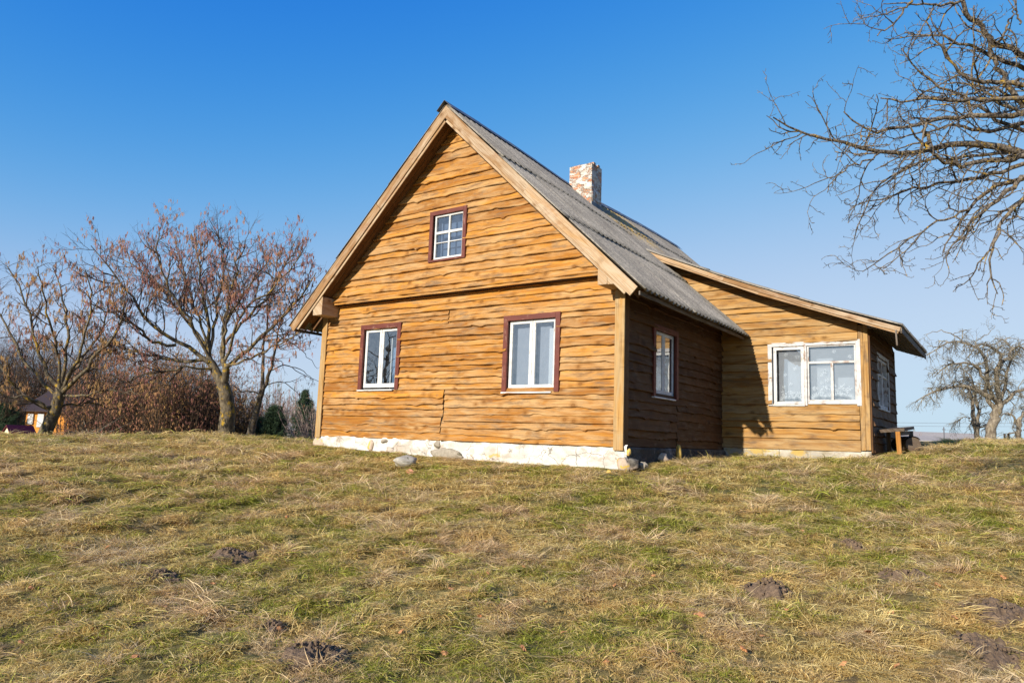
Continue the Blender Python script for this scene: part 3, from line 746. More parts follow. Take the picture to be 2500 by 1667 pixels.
# narrow lower strip and soffit planks on both rakes
for xa, xb, sd_ in ((AP+.12, 7.80, 5), (AP-.12, -.52, 6)):
    za, zb = rz_(xa), rz_(xb); d = np.array([xb-xa, 0, zb-za]); d /= np.linalg.norm(d); nn = np.array([d[2], 0, -d[0]])
    if nn[2] > 0: nn = -nn
    mb = MB(); A = np.array([xa, -.512, za]) + nn*.235; B = np.array([xb, -.512, zb]) + nn*.235
    mb.prism(A, B, .022, .05, -nn, bd=(.7, .9, .5)); mb.build('barge_board', M['barge'], house)
    mb = MB(); A = np.array([xa, -.035, za]) + nn*.135; B = np.array([xb, -.035, zb]) + nn*.135
    mb.prism(A, B, .03, .19, -nn, bd=(.3, .3, .5)); mb.build('rake_light_stop', M['soffit'], house)  # closure board added to stop sun leaking over the soffit planks
    mb = MB()
    for k, (ya, yb) in enumerate(((-.50, -.33), (-.327, -.18), (-.177, -.03))):
        o2 = .20 + .004*k
        A = np.array([xa, (ya+yb)/2, za]) + nn*o2; B = np.array([xb-(.15*k+.0)*np.sign(d[0]), (ya+yb)/2, zb+(.15*k)*SL]) + nn*o2
        mb.prism(A, B, (yb-ya), .022, -nn, bd=(.3+.2*k, .4, .5))
    mb.build('soffit', M['soffit'], house)
# eave board + rafter tails
mb = MB(); mb.box(7.86, 7.885, -.50, L-.05, 2.435, 2.50, jit=.004, bd=(.4, .9, .5))
mb.box(7.62, 7.72, -.50, L-.05, 2.63, 2.66)
for yy in (.55, 1.75, 2.9, 4.0, 4.75):
    mb.prism((7.36, yy, 2.93), (7.83, yy, 2.47), .05, .09, (0, 1, 0))
mb.build('eave_board', M['oldwood'], house)
mb = MB(); mb.box(-.60, -.575, -.49, 10.8, 2.36, 2.42, jit=.003)
for yy in np.arange(.6, 10.6, 1.2): mb.prism((0, yy, 2.95), (-.5, yy, 2.45), .05, .09, (0, 1, 0))
mb.build('eave_board', M['oldwood'], house)
# porch rake boards, soffit, eave
def prake(y, w, drop, m_, nm, th=.026, xs=(5.62, 7.55, 9.35, 10.93), bds=None):
    for a_, b_ in zip(xs[:-1], xs[1:]):
        mb = MB(); mb.prism((a_+.002, y, proof(a_)-drop-w/2), (b_, y, proof(b_)-drop-w/2), th, w, (0, 0, 1), jit=.0015, rng=random.Random(int(a_*10))); mb.build(nm, m_, house)
prake(4.455, .085, .045, M['barge'], 'barge_board'); prake(4.475, .075, .105, M['barge'], 'barge_board', .022, xs=(5.75, 8.3, 10.9))
mb = MB()
for k in range(3):
    y0_ = 4.49 + k*.14
    mb.prism((5.7, y0_+.07, proof(5.7)-.13), (10.9, y0_+.07, proof(10.9)-.13), .135, .018, (0, 0, 1))
mb.build('soffit', M['soffit'], house)
mb = MB()
for k in range(7):                                   # boards under the right hand eave run along y
    xa = 10.32 + k*.092
    mb.prism((xa+.04, 4.47, proof(xa+.04)-.125), (xa+.04, 8.92, proof(xa+.04)-.125), .086, .016, (.38, 0, 1), bd=(.2+.09*k, .4+.05*k, .5))
mb.build('soffit', M['oldwood'], house)
mb = MB(); mb.box(10.93, 10.955, 4.47, 8.9, 2.36, 2.47, jit=.003); mb.build('eave_board', M['oldwood'], house)
mb = MB(); mb.prism((10.86, 4.43, 2.42), (10.87, 4.44, 2.12), .03, .02, (0, 1, 0)); mb.prism((10.34, 4.62, 2.56), (10.84, 4.62, 2.46), .04, .09, (0, 0, 1)); mb.build('lookout', M['oldwood'], house)

# chimney
V_ = []; Q_ = []; T_ = []; uvc = []
r_ = np.random.RandomState(9)
def face_grid(mb, p0, eu, ev, nu, nv, uoff, nrm, amp=.012):
    p0 = np.array(p0, float); eu = np.array(eu, float); ev = np.array(ev, float); nrm = np.array(nrm, float)
    u = np.linspace(0, 1, nu+1); v = np.linspace(0, 1, nv+1); UU, VV = np.meshgrid(u, v)
    pts = p0 + UU[..., None]*eu + VV[..., None]*ev
    s = pts.sum(-1)
    dsp = np.array([[f_ch(a_[0]*9+a_[1]*7, a_[2]*9) for a_ in row] for row in pts])
    edge = np.minimum(np.minimum(UU, 1-UU)*nu, 1); 
    pts = pts + nrm*(amp*dsp*edge)[..., None]
    idx = np.arange((nu+1)*(nv+1)).reshape(nv+1, nu+1)
    q = np.stack([idx[:-1, :-1].ravel(), idx[:-1, 1:].ravel(), idx[1:, 1:].ravel(), idx[1:, :-1].ravel()], 1)
    uvv = np.stack([uoff + UU*np.linalg.norm(eu), VV*np.linalg.norm(ev)], -1).reshape(-1, 2)
    mb.add(pts.reshape(-1, 3), Q=q, uv=uvv)
f_ch = sinfield(21, 1.0, 5., 14)
mb = MB(); cx0, cx1, cy0, cy1, cz0, cz1 = 3.80, 4.43, 4.11, 4.62, 5.4, 6.90
for (p0, eu, nrm, uo) in (((cx0, cy0, cz0), (cx1-cx0, 0, 0), (0, -1, 0), 0), ((cx1, cy0, cz0), (0, cy1-cy0, 0), (1, 0, 0), .63), ((cx1, cy1, cz0), (cx0-cx1, 0, 0), (0, 1, 0), 1.1), ((cx0, cy1, cz0), (0, cy0-cy1, 0), (-1, 0, 0), 1.7)):
    face_grid(mb, p0, eu, (0, 0, cz1-cz0), 16, 40, uo, nrm, .011)
face_grid(mb, (cx0, cy0, cz1), (cx1-cx0, 0, 0), (0, cy1-cy0, 0), 12, 10, 0, (0, 0, 1), .0)
for k in range(9):   # crumbling top bricks
    x = cx0 + .04 + r_.rand()*(cx1-cx0-.14); yv = cy0 + .03 + r_.rand()*.3; mb.box(x, x+.15, yv, yv+.1, cz1-.03, cz1+r_.uniform(.01, .035), bd=(.5, .5, .5))
ch = mb.build('chimney', M['chimney'], house)
mb = MB()
for (a_, b_) in (((cx1+.012, cy0-.01, roofz(cx1, 4.3)+.07), (cx1+.012, cy1+.02, roofz(cx1, 4.6)+.07)),): mb.prism(a_, b_, .015, .14, (0, 0, 1))
mb.build('chimney_flashing', M['ridge'], house)

# foundations
ff = sinfield(31, .18, .9, 22)
def footing(p0, eu, nu, z0, z1, nrm, mt_, amp=.022, base=.0, ztop=None):
    mb = MB(); p0 = np.array(p0, float); eu = np.array(eu, float); nrm = np.array(nrm, float); Lh = np.linalg.norm(eu)
    nv = 26; u = np.linspace(0, 1, nu+1); v = np.linspace(0, 1, nv+1); UU, VV = np.meshgrid(u, v)
    zz = z0 + (z1-z0)*VV; pts = p0 + UU[..., None]*eu; pts[..., 2] = zz
    d = amp*(ff(UU*Lh + p0[0], zz*1.3 + p0[1]) ) + base + .035*(1-VV)
    d = np.where(VV > .99, -.03, np.maximum(d, -.008))
    pts = pts + nrm*d[..., None]; idx = np.arange((nu+1)*(nv+1)).reshape(nv+1, nu+1)
    q = np.stack([idx[:-1, :-1].ravel(), idx[:-1, 1:].ravel(), idx[1:, 1:].ravel(), idx[1:, :-1].ravel()], 1)
    mb.add(pts.reshape(-1, 3), Q=q); return mb.build('foundation', mt_, house, smooth=True)
footing((-.12, -.012, 0), (7.58, 0, 0), 260, -.7, .092, (0, -1, 0), M['plaster'], .016)
footing((7.43, -.02, 0), (0, 4.95, 0), 150, -.6, .055, (1, 0, 0), M['tar'], .03, -.02)
footing((7.40, L-.02, 0), (2.90, 0, 0), 100, -.5, .125, (0, -1, 0), M['plaster_porch'], .008)
footing((PX+.0, L-.02, 0), (0, 3.5, 0), 60, -.5, .11, (1, 0, 0), M['tar'], .012)
# rough stones let into the footing
def rock(name, loc, size, mt_, seed, parent=None, rot=0, sub=3, rough=.16):
    import bmesh
    bm = bmesh.new(); bmesh.ops.create_icosphere(bm, subdivisions=sub, radius=1)
    r = np.random.RandomState(seed); f1 = sinfield(seed+100, 1.2, 4, 9); f2 = sinfield(seed+200, .4, 1.2, 9)
    planes = [(Vector(r.normal(0, 1, 3)).normalized(), r.uniform(.62, .9)) for _ in range(7)]
    for v in bm.verts:
        c = v.co.copy()
        for pn, pd in planes:
            dd = c.dot(pn)
            if dd > pd: c -= pn*(dd-pd)*.85
        c *= 1 + rough*.4*float(f1(c.x*2+c.z, c.y*2-c.z)) + rough*.12*float(f2(c.x*2+c.z*1.3, c.y*2-c.z))
        v.co = Vector((c.x*size[0], c.y*size[1], c.z*size[2]))
    me = bpy.data.meshes.new(name); bm.to_mesh(me); bm.free(); me.materials.append(mt_)
    for p_ in me.polygons: p_.use_smooth = True
    o = bpy.data.objects.new(name, me); COL.objects.link(o)
    o.location = loc; o.rotation_euler = (r.uniform(-.1, .1), r.uniform(-.1, .1), rot)
    if parent is not None:
        o.parent = parent; o.matrix_parent_inverse = Matrix.Translation(-Vector(wloc(parent)))
    return o
rock('foundation_stone', (.06, -.0, -.10), (.24, .07, .15), M['stone_pink'], 1, house)
rock('foundation_stone', (1.62, -.0, -.12), (.10, .075, .13), M['stone_pink'], 2, house)
rock('foundation_stone', (2.02, -.0, .0), (.10, .07, .05), M['stone'], 3, house)
rock('foundation_stone', (3.45, -.0, -.02), (.09, .06, .09), M['stone'], 4, house)
rock('foundation_stone', (3.75, -.035, -.20), (.40, .07, .12), M['stone'], 5, house)

# windows -------------------------------------------------------------
def place(axis, u, w, z):
    """axis 'x': wall facing -y at y0 ; 'y': wall facing +x at x0.  w = outward distance"""
    if axis[0] == 'x': return (u, axis[1]-w, z)
    return (axis[1]+w, u, z)
def ubox(mb, axis, u0, u1, w0, w1, z0, z1, **k):
    if axis[0] == 'x': mb.box(u0, u1, axis[1]-w1, axis[1]-w0, z0, z1, **k)
    else: mb.box(axis[1]+w0, axis[1]+w1, u0, u1, z0, z1, **k)
def sheet(mb, axis, u0, u1, z0, z1, w, folds=0, amp=.012, seed=0, mi=0, nu=None):
    r = np.random.RandomState(seed); nu = nu or max(2, int((u1-u0)/.012)); us = np.linspace(u0, u1, nu+1); nz = 6; zs = np.linspace(z0, z1, nz+1)
    ph = r.uniform(0, 6.3); V = []
    for z in zs:
        for u in us:
            ww = w + (amp*math.sin((u-u0)/(u1-u0)*folds*6.283+ph) + amp*.4*math.sin((u-u0)/(u1-u0)*folds*2.3*6.283) if folds else 0)
            V.append(place(axis, u, ww, z))
    idx = np.arange((nu+1)*(nz+1)).reshape(nz+1, nu+1)
    q = np.stack([idx[:-1, :-1].ravel(), idx[:-1, 1:].ravel(), idx[1:, 1:].ravel(), idx[1:, :-1].ravel()], 1)
    mb.add(V, Q=q, mi=mi)
def room(parent, axis, u0, u1, z0, z1, depth, mt_):
    """shallow reveal behind the panes"""
    mb = MB()
    ubox(mb, axis, u0-.03, u0, -depth, -.02, z0, z1); ubox(mb, axis, u1, u1+.03, -depth, -.02, z0, z1)
    ubox(mb, axis, u0, u1, -depth, -.02, z0-.03, z0); ubox(mb, axis, u0, u1, -depth, -.02, z1, z1+.03)
    mb.build('reveal', mt_, parent)

def window(axis, w, trim_m, label, tw=.10, tproud=.062, bottom=False, label_part=True):
    u0, u1, z0, z1 = w; rg = random.Random(int(u0*100))
    mb = MB()
    ubox(mb, axis, u0, u0+tw, .012, tproud, z0, z1-tw-.001, rng=rg); ubox(mb, axis, u1-tw, u1, .012, tproud+.003, z0, z1, rng=rg)
    ubox(mb, axis, u0, u1-tw-.002, .012, tproud, z1-tw, z1, rng=rg)
    if bottom: ubox(mb, axis, u0+tw, u1-tw, .012, tproud, z0, z0+tw*.5, rng=rg)
    o = mb.build('window', trim_m, house)
    if label: o['label'] = label
    return o
def bars(parent, axis, frames, mt_, w0=-.03, w1=.012):
    """each frame: (u0,u1,z0,z1,stile,rail_bottom, [vertical bars], [horizontal bars (z,u0,u1)])"""
    for (u0, u1, z0, z1, st, rb, vb, hb) in frames:
        mb = MB()
        ubox(mb, axis, u0, u0+st, w0, w1, z0, z1); ubox(mb, axis, u1-st, u1, w0, w1, z0, z1)
        ubox(mb, axis, u0+st, u1-st, w0, w1-.001, z0, z0+rb); ubox(mb, axis, u0+st, u1-st, w0, w1-.001, z1-st, z1)
        for (u, a_, b_, t) in vb: ubox(mb, axis, u-t/2, u+t/2, w0+.005, w1-.004, a_, b_)
        for (z, a_, b_, t) in hb: ubox(mb, axis, a_, b_, w0+.004, w1-.002, z-t/2, z+t/2)
        mb.build('sash', mt_, parent)
        mb = MB(); V = [place(axis, u0+st*.6, -.012, z0+rb*.6), place(axis, u1-st*.6, -.012, z0+rb*.6), place(axis, u1-st*.6, -.012, z1-st*.6), place(axis, u0+st*.6, -.012, z1-st*.6)]
        mb.add(V, Q=[(0, 1, 2, 3)] if axis[0] == 'x' else [(0, 1, 2, 3)]); mb.build('pane', M['glass'], parent)

def double(axis, w, label, curt):
    o = window(axis, w, M['maroon'], label)
    a0, a1, b0, b1 = w[0]+.10, w[1]-.10, w[2]+.02, w[3]-.10
    mid = (a0+a1)/2
    bars(o, axis, [(a0+.012, mid-.002, b0+.03, b1, .062, .085, [], []), (mid+.002, a1-.004, b0+.03, b1, .062, .085, [], [])], M['white'], -.045, .0)
    mb = MB(); ubox(mb, axis, a0-.10, a1-.05, -.03, .075, b0-.045, b0-.018, bd=(.5, .5, .5)); mb.build('sill', M['white'], o)
    room(o, axis, a0, a1, b0, b1, .22, M['roomlight'] if curt == 'r' else M['room'])
    mb = MB()
    if curt == 'l':
        sheet(mb, axis, mid-.18, mid-.03, b0, b1-.35, -.13, 1.5, .012, 3, 0); sheet(mb, axis, a1-.26, a1-.01, b0, b1-.40, -.13, 2, .012, 4, 0)
        mb.build('curtain', M['drape_blue'], o)
        mb = MB(); ubox(mb, axis, a1-.29, a1-.265, -.12, -.09, b0, b1-.2); mb.build('inner_frame', M['white'], o)
    elif curt == 'r':
        sheet(mb, axis, a0+.02, mid-.10, b0, b1, -.15, 1.5, .004, 5, 0); sheet(mb, axis, mid+.02, a1-.2, b0, b1, -.15, 1.5, .004, 6, 0); mb.build('curtain', M['drape_shade'], o)
        mb = MB(); sheet(mb, axis, mid-.14, mid-.02, b0, b1-.22, -.11, 0, .006, 7, 0); sheet(mb, axis, a1-.22, a1-.02, b0, b1-.16, -.11, 1, .004, 8, 0)
        mb.build('curtain', M['drape'], o)
    else:
        sheet(mb, axis, mid+.1, a1-.02, b0, b1, -.16, 2, .01, 9, 0); mb.build('curtain', M['drape_shade'], o)
    return o
double(('x', -.0), WL, 'maroon framed casement window with tree reflections and blue curtain', 'l')
double(('x', -.0), WR, 'maroon framed casement window with pale curtains', 'r')
double(('y', W), WS, 'narrow casement window on the shaded side wall', 's')
# attic window
ax = ('x', -.15)
o = window(ax, WA, M['maroon'], 'small six-pane window high in the gable', .085, .06, True)
a0, a1, b0, b1 = WA[0]+.085, WA[1]-.085, WA[2]+.045, WA[3]-.085; hh = b1-b0; mid = (a0+a1)/2
bars(o, ax, [(a0+.03, a1, b0, b1, .04, .045, [(mid+.015, b0, b1, .038)], [(b0+hh*.60, a0+.05, a1-.03, .05), (b0+hh*.375, a0+.05, a1-.03, .018)])], M['white'], -.03, .02)
mb = MB(); sheet(mb, ax, a0, a1, b0, b1, -.20, 0); mb.build('blind', flat('dusty_blue', (.055, .085, .14), .7), o)
# porch window
ax = ('x', L)
o = window(ax, WP, M['whiteworn'], 'wide weathered white window with lace curtain', .085, .05)
bars(o, ax, [(8.474, 9.088, 1.045, 2.245, .06, .055, [], [])], M['white'], -.03, .02)
bars(o, ax, [(9.155, 10.075, 1.075, 2.255, .03, .06, [(9.625, 1.1, 1.90, .05)], [(1.90, 9.18, 10.05, .045)])], M['whiteworn'], -.03, .018)
mb = MB(); ubox(mb, ax, 9.095, 9.148, -.02, .045, 1.02, 2.262, bd=(.3, .6, .4)); mb.build('mullion', M['whiteworn'], o)
mb = MB(); ubox(mb, ax, 8.452, 9.10, .0, .05, 1.005, 1.04); ubox(mb, ax, 9.16, 10.10, .0, .048, 1.045, 1.078); mb.build('sill', M['whiteworn'], o)
room(o, ax, 8.45, 10.08, 1.06, 2.26, .10, M['roomlight'])
def lace(mb, axis, u0, u1, z0, z1, w, seed, dens=1.):
    r = np.random.RandomState(seed)
    def disc(u, z, a_, b_, rot, k=10, mi=1):
        V = [place(axis, u, w+.004, z)]
        for i in range(k):
            t = i/k*6.283; x = a_*math.cos(t); y = b_*math.sin(t)
            V.append(place(axis, u + x*math.cos(rot)-y*math.sin(rot), w+.004, z + x*math.sin(rot)+y*math.cos(rot)))
        mb.add(V, T=[(0, 1+i, 1+(i+1) % k) for i in range(k)], mi=mi)
    def flower(u, z, s):
        for i in range(7):
            t = i/7*6.283 + r.rand(); disc(u+math.cos(t)*s*.68, z+math.sin(t)*s*.6, s*.36, s*.17, t, 8)
        for i in range(10):
            t = i/10*6.283; disc(u+math.cos(t)*s*.26, z+math.sin(t)*s*.22, s*.10, s*.06, t, 5)
    def leafspray(u, z, s):
        for i in range(9):
            t = math.pi*(.08 + .84*i/8); l = s*(1-.25*abs(i-4)/4); disc(u+math.cos(t)*l*.55, z+math.sin(t)*l*.55, l*.5, l*.10, t, 8)
    n = int((u1-u0)/.10*dens)
    for i in range(n):
        u = u0 + .05 + (u1-u0-.1)*(i+.5)/n; leafspray(u, z0+r.uniform(.0, .03), r.uniform(.10, .16)); 
        flower(u+r.uniform(-.03, .03), z0+r.uniform(.14, .24), r.uniform(.048, .068))
    for i in range(int((u1-u0)*(z1-z0)*14*dens)):
        z = z0 + .28 + (z1-z0-.3)*r.rand()**1.6; flower(r.uniform(u0+.05, u1-.05), z, r.uniform(.036, .046))
mb = MB(); sheet(mb, ax, 8.56, 9.09, 1.09, 2.18, -.075, 0, .01, 11, 0); sheet(mb, ax, 9.2, 10.05, 1.12, 2.20, -.075, 0, .01, 12, 0)
lace(mb, ax, 8.57, 9.06, 1.10, 2.15, -.075, 3); lace(mb, ax, 9.2, 10.03, 1.14, 2.15, -.075, 5)
mb.build('curtain', [M['sheer'], M['lace']], o)
mb = MB(); sheet(mb, ax, 8.72, 9.0, 1.09, 1.95, -.16, 0, .0, 1, 0); sheet(mb, ax, 9.3, 9.62, 1.12, 2.0, -.17, 0, 0, 1, 0); sheet(mb, ax, 9.7, 10.0, 1.12, 1.6, -.17, 0, 0, 1, 0); mb.build('inner_curtain', M['drape'], o)
# porch side window
ax = ('y', PX)
o = window(ax, WQ, M['whiteworn'], 'old white window on the shaded porch end wall', .08, .05, True)
bars(o, ax, [(5.85, 6.53, 1.05, 2.1, .06, .06, [], [(1.75, 5.9, 6.5, .04)]), (6.55, 7.25, 1.05, 2.1, .06, .06, [], [(1.75, 6.6, 7.2, .04)])], M['whiteworn'], -.03, .02)
room(o, ax, 5.85, 7.25, 1.05, 2.1, .2, M['room'])
mb = MB(); sheet(mb, ax, 5.9, 7.2, 1.1, 2.05, -.1, 5, .01, 13, 0); mb.build('curtain', M['drape_shade'], o)
#@@TREES
# ------------------------------------------------------------------ plants
def tubes(chs, sides):
    """chs: list of (pts, radii) -> V, Q, T, uv, bd"""
    Vs = []; Qs = []; Us = []; Bs = []; n0 = 0
    rg = np.random.RandomState(len(chs))
    ang = np.arange(sides)/sides*2*np.pi; ca, sa = np.cos(ang), np.sin(ang)
    by = {}
    for p_, r_ in chs: by.setdefault(len(p_), []).append((p_, r_))
    for k, lst in by.items():
        Pp = np.array([a[0] for a in lst], float); Rr = np.array([a[1] for a in lst], float); m_ = len(lst)
        Tn = np.gradient(Pp, axis=1); Tn /= np.maximum(np.linalg.norm(Tn, axis=2, keepdims=True), 1e-9)
        av = Pp[:, -1]-Pp[:, 0]; ref = np.where((np.abs(av[:, 2]) > .7*np.linalg.norm(av, axis=1))[:, None], [[1., .1, 0]], [[0, 0, 1.]])[:, None, :]
        a_ = np.cross(Tn, np.broadcast_to(ref, Tn.shape)); a_ /= np.maximum(np.linalg.norm(a_, axis=2, keepdims=True), 1e-9); b_ = np.cross(Tn, a_)
        V = Pp[:, :, None, :] + Rr[:, :, None, None]*(a_[:, :, None, :]*ca[None, None, :, None] + b_[:, :, None, :]*sa[None, None, :, None])
        idx = (np.arange(m_*k*sides).reshape(m_, k, sides)) + n0
        q = np.stack([idx[:, :-1, :], np.roll(idx[:, :-1, :], -1, 2), np.roll(idx[:, 1:, :], -1, 2), idx[:, 1:, :]], -1).reshape(-1, 4)
        Vs.append(V.reshape(-1, 3)); Qs.append(q)
        rb = rg.rand(m_, 3); Bs.append(np.repeat(rb, k*sides, axis=0)); n0 += m_*k*sides
    return np.concatenate(Vs), np.concatenate(Qs), np.concatenate(Bs)
def unit(v): return v/max(1e-9, math.sqrt(v[0]*v[0]+v[1]*v[1]+v[2]*v[2]))
def smooth_path(pts, n, jit=0, rg=None):
    pts = np.array(pts, float); s = np.r_[0, np.cumsum(np.linalg.norm(np.diff(pts, axis=0), axis=1))]; t = np.linspace(0, s[-1], n)
    o = np.stack([np.interp(t, s, pts[:, i]) for i in range(3)], 1)
    for _ in range(2): o[1:-1] = (o[:-2] + 2*o[1:-1] + o[2:])/4
    if jit: o[1:-1] += rg.normal(0, jit, (n-2, 3))
    return o
class Tree:
    def __init__(s, seed, lv, bound=None):
        s.r = np.random.RandomState(seed); s.lv = lv; s.ch = [[] for _ in range(len(lv)+1)]; s.tips = []; s.bound = bound
    def grow(s, p, d, Lh, r0, lvl):
        c = s.lv[lvl]; n = c['n']; r = s.r
        pts = [p]; step = Lh/n; wn_ = r.normal(0, c['w'], (n, 3)); up = c.get('up', 0)
        for i in range(n):
            d = unit(d + wn_[i] + np.array([0, 0, up])); p = p + d*step; pts.append(p)
        pts = np.array(pts)
        if s.bound is not None and not s.bound(pts[-1]): return
        rad = r0*np.linspace(1, c.get('tip', .45), n+1)
        s.ch[lvl].append((pts, rad)); s.spawn(pts, rad, Lh, lvl)
    def spawn(s, pts, rad, Lh, lvl, kmul=1., t0=None):
        if lvl+1 >= len(s.lv): s.tips.append((pts, lvl)); return
        c = s.lv[lvl+1]; r = s.r; n = len(pts)-1
        if lvl+2 >= len(s.lv): s.tips.append((pts, lvl))
        k = max(1, int(round(c['k']*Lh*kmul))) if c.get('per_m') else c['k']
        if c.get('per_m') and c['k']*Lh*kmul < 1 and r.rand() > c['k']*Lh*kmul: return
        for j in range(k):
            t = (t0 if t0 is not None else c.get('t0', .25)); t = t + (1-t)*(j+r.rand())/k
            i = min(n-1, int(t*n)); f = t*n-i; p = pts[i]*(1-f)+pts[i+1]*f; d = unit(pts[i+1]-pts[i])
            q = r.normal(0, 1, 3); q = unit(q - d*(q@d)); a = math.radians(r.normal(c['a'], c.get('as', 12)))
            nd = unit(d*math.cos(a)+q*math.sin(a) + np.array([0, 0, c.get('bias', 0)]))
            ll = (c['L'] if 'L' in c else Lh*c['Lr'])*r.uniform(.55, 1.25)*(1-c.get('ft', .35)*t)
            rr_ = max(c.get('rmin', .002), min((rad[i]*(1-f)+rad[i+1]*f)*.85, c['r']*(1 if 'L' in c else max(.4, Lh/1.5)))*r.uniform(.7, 1.1))
            s.grow(p, nd, ll, rr_, lvl+1)
    def guide(s, pts, r0, r1, lvl=0, n=14, jit=.012, kmul=1., t0=None):
        o = smooth_path(pts, n, jit, s.r); rad = np.linspace(r0, r1, n)
        s.ch[lvl].append((o, rad)); s.spawn(o, rad, np.linalg.norm(np.diff(o, axis=0), axis=1).sum(), lvl, kmul, t0)
def build_tree(T, name, label, cat, loc, split, m_trunk, m_crown, group=None, sides=(9, 6, 4, 3, 3), trunk_extra=None, smooth=True):
    e = empty(name, tuple(loc), label, cat, group)
    A = []
    for l in range(len(T.ch)):
        if T.ch[l]: A.append((l, T.ch[l]))
    def mesh(nm, sel, mt_):
        Vs = []; Qs = []; Bs = []; n0 = 0
        for l, c in A:
            if not sel(l): continue
            V, Q, B = tubes(c, sides[l]); Vs.append(V); Qs.append(Q+n0); Bs.append(B); n0 += len(V)
        if Vs: return mk(nm, np.concatenate(Vs), [np.concatenate(Qs)], mt_, e, bd=np.concatenate(Bs), smooth=smooth)
    mesh('trunk', lambda l: l <= split, m_trunk); mesh('crown', lambda l: l > split, m_crown)
    return e
def hang(parent, pts_list, name, mt_, n_per, length, rad, seed, pick=None, clump=3):
    """small hanging catkins as 4 sided spindles"""
    r = np.random.RandomState(seed); Vs = []; B = []
    base = []
    for pts, lvl in pts_list:
        for _ in range(r.poisson(n_per)):
            i = r.randint(max(1, len(pts)//3), len(pts)); base.append(pts[i])
    if not base: return
    base = np.array(base)
    if pick is not None:
        w = pick(base); base = base[r.rand(len(base)) < w]
    base = np.repeat(base, clump, axis=0); base = base[r.rand(len(base)) < .75]
    n = len(base); base = base + r.normal(0, .012, (n, 3)); l = length*r.uniform(.5, 1.25, n); rd = rad*r.uniform(.8, 1.2, n)
    dr = np.stack([r.normal(0, .10, n), r.normal(0, .10, n), -np.ones(n)], 1)
    top = base; mid = base + dr*(l*.5)[:, None]; bot = base + dr*l[:, None]
    ring = []
    for k in range(3):
        a = k/3*6.283; ring.append(np.stack([np.cos(a)*rd, np.sin(a)*rd, np.zeros(n)], 1))
    V = [top] + [top + dr*(l*.15)[:, None] + q for q in ring] + [bot - dr*(l*.15)[:, None] + q for q in ring] + [bot]
    V = np.stack(V, 1).reshape(-1, 3); o = np.arange(n)*8
    T_ = []
    Q = []
    for k in range(3):
        k2 = (k+1) % 3; T_.append(np.stack([o, o+1+k, o+1+k2], 1)); T_.append(np.stack([o+7, o+4+k2, o+4+k], 1)); Q.append(np.stack([o+1+k, o+4+k, o+4+k2, o+1+k2], 1))
    bd = np.repeat(r.rand(n, 3), 8, axis=0)
    return mk(name, V, [np.concatenate(Q), np.concatenate(T_)], mt_, parent, bd=bd)
def PP(lst): return [P(*q) for q in lst]
def inhouse(p):
    x, y, z = p
    return not ((x > -.85 and y > -.75 and x < 11.3 and y < 12 and z < 8))

# --- the big hazel left of the house
HD = 18.3
LV = [dict(n=10, w=.1), dict(n=9, w=.16, up=.05, k=4.0, per_m=1, a=44, L=1.4, r=.019, ft=.5, t0=.22, bias=.12, tip=.35),
      dict(n=7, w=.18, up=.03, k=5.5, per_m=1, a=40, L=.70, r=.0085, t0=.1, tip=.4, bias=.1, ft=.5), dict(n=4, w=.18, up=.07, k=12, per_m=1, a=36, L=.34, r=.0040, t0=.12, tip=.5, rmin=.0022)]
T = Tree(5, LV, inhouse)
def hz(l, dep0, dep1):
    n = len(l); return [P(x, y, HD + dep0 + (dep1-dep0)*i/(n-1)) for i, (x, y) in enumerate(l)]
tb = [P(549, 1074, HD), P(553, 1040, HD), P(557, 1001, HD), P(552, 965, HD), P(543, 939, HD)]
T.guide(tb, .215, .16, n=12, kmul=0, jit=.006)
T.guide(hz([(543, 942), (531, 915), (518, 895), (506, 870)], 0, .1), .13, .10, n=8, kmul=0)
T.guide(hz([(545, 945), (551, 919), (551, 894)], 0, -.1), .105, .085, n=6, kmul=0)
G = [([(551, 896), (593, 869), (647, 811), (705, 757), (746, 710), (772, 665)], -.1, -1.1, .085), ([(549, 900), (543, 880), (539, 848), (555, 773), (601, 715), (647, 640), (664, 620)], -.1, .6, .085),
     ([(512, 880), (510, 840), (506, 761), (485, 699), (489, 626), (466, 570)], .1, .8, .08), ([(510, 885), (468, 856), (415, 831), (357, 782), (307, 699), (245, 640), (222, 600)], 0, -.5, .085),
     ([(507, 878), (497, 885), (435, 877), (373, 869), (298, 848), (232, 823)], 0, .6, .07), ([(430, 842), (365, 836), (331, 790), (265, 762), (200, 735)], -.2, -1.2, .06),
     ([(508, 870), (520, 800), (540, 700), (548, 610), (534, 575)], .1, 1.2, .07), ([(540, 850), (590, 790), (660, 720), (700, 640), (720, 590)], -.1, 1.3, .065),
     ([(512, 875), (470, 800), (410, 700), (370, 600), (398, 580)], .1, -.9, .065), ([(549, 890), (600, 880), (660, 850), (720, 820), (760, 790)], -.1, -1.6, .05),
     ([(520, 900), (470, 900), (400, 905), (330, 915), (290, 935)], 0, -1.4, .05), ([(548, 880), (570, 800), (610, 740), (690, 690), (735, 620)], -.3, -1.4, .06),
     ([(510, 860), (450, 770), (340, 650), (295, 630)], .2, 1.2, .055), ([(545, 870), (555, 740), (590, 620), (598, 590)], -.1, -1.3, .06), ([(512, 870), (480, 760), (440, 640), (432, 600)], .1, 1.7, .055)]
for l, a_, b_, r_0 in G: T.guide(hz(l, a_, b_), r_0*.68, .010, n=14, jit=.03)
hzl = build_tree(T, 'hazel_tree', 'large hazel tree with lichen yellow limbs and hanging catkins, left of the house', 'tree', (*P(549, 1074, HD)[:2], gz1(*P(549, 1074, HD)[:2])), 0, M['bark'], M['twig'])
def pk(b): 
    return np.clip(.62 + .5*f_pick(b[:, 0]*1.0 + b[:, 2], b[:, 1] + b[:, 2]*.7), .03, 1)
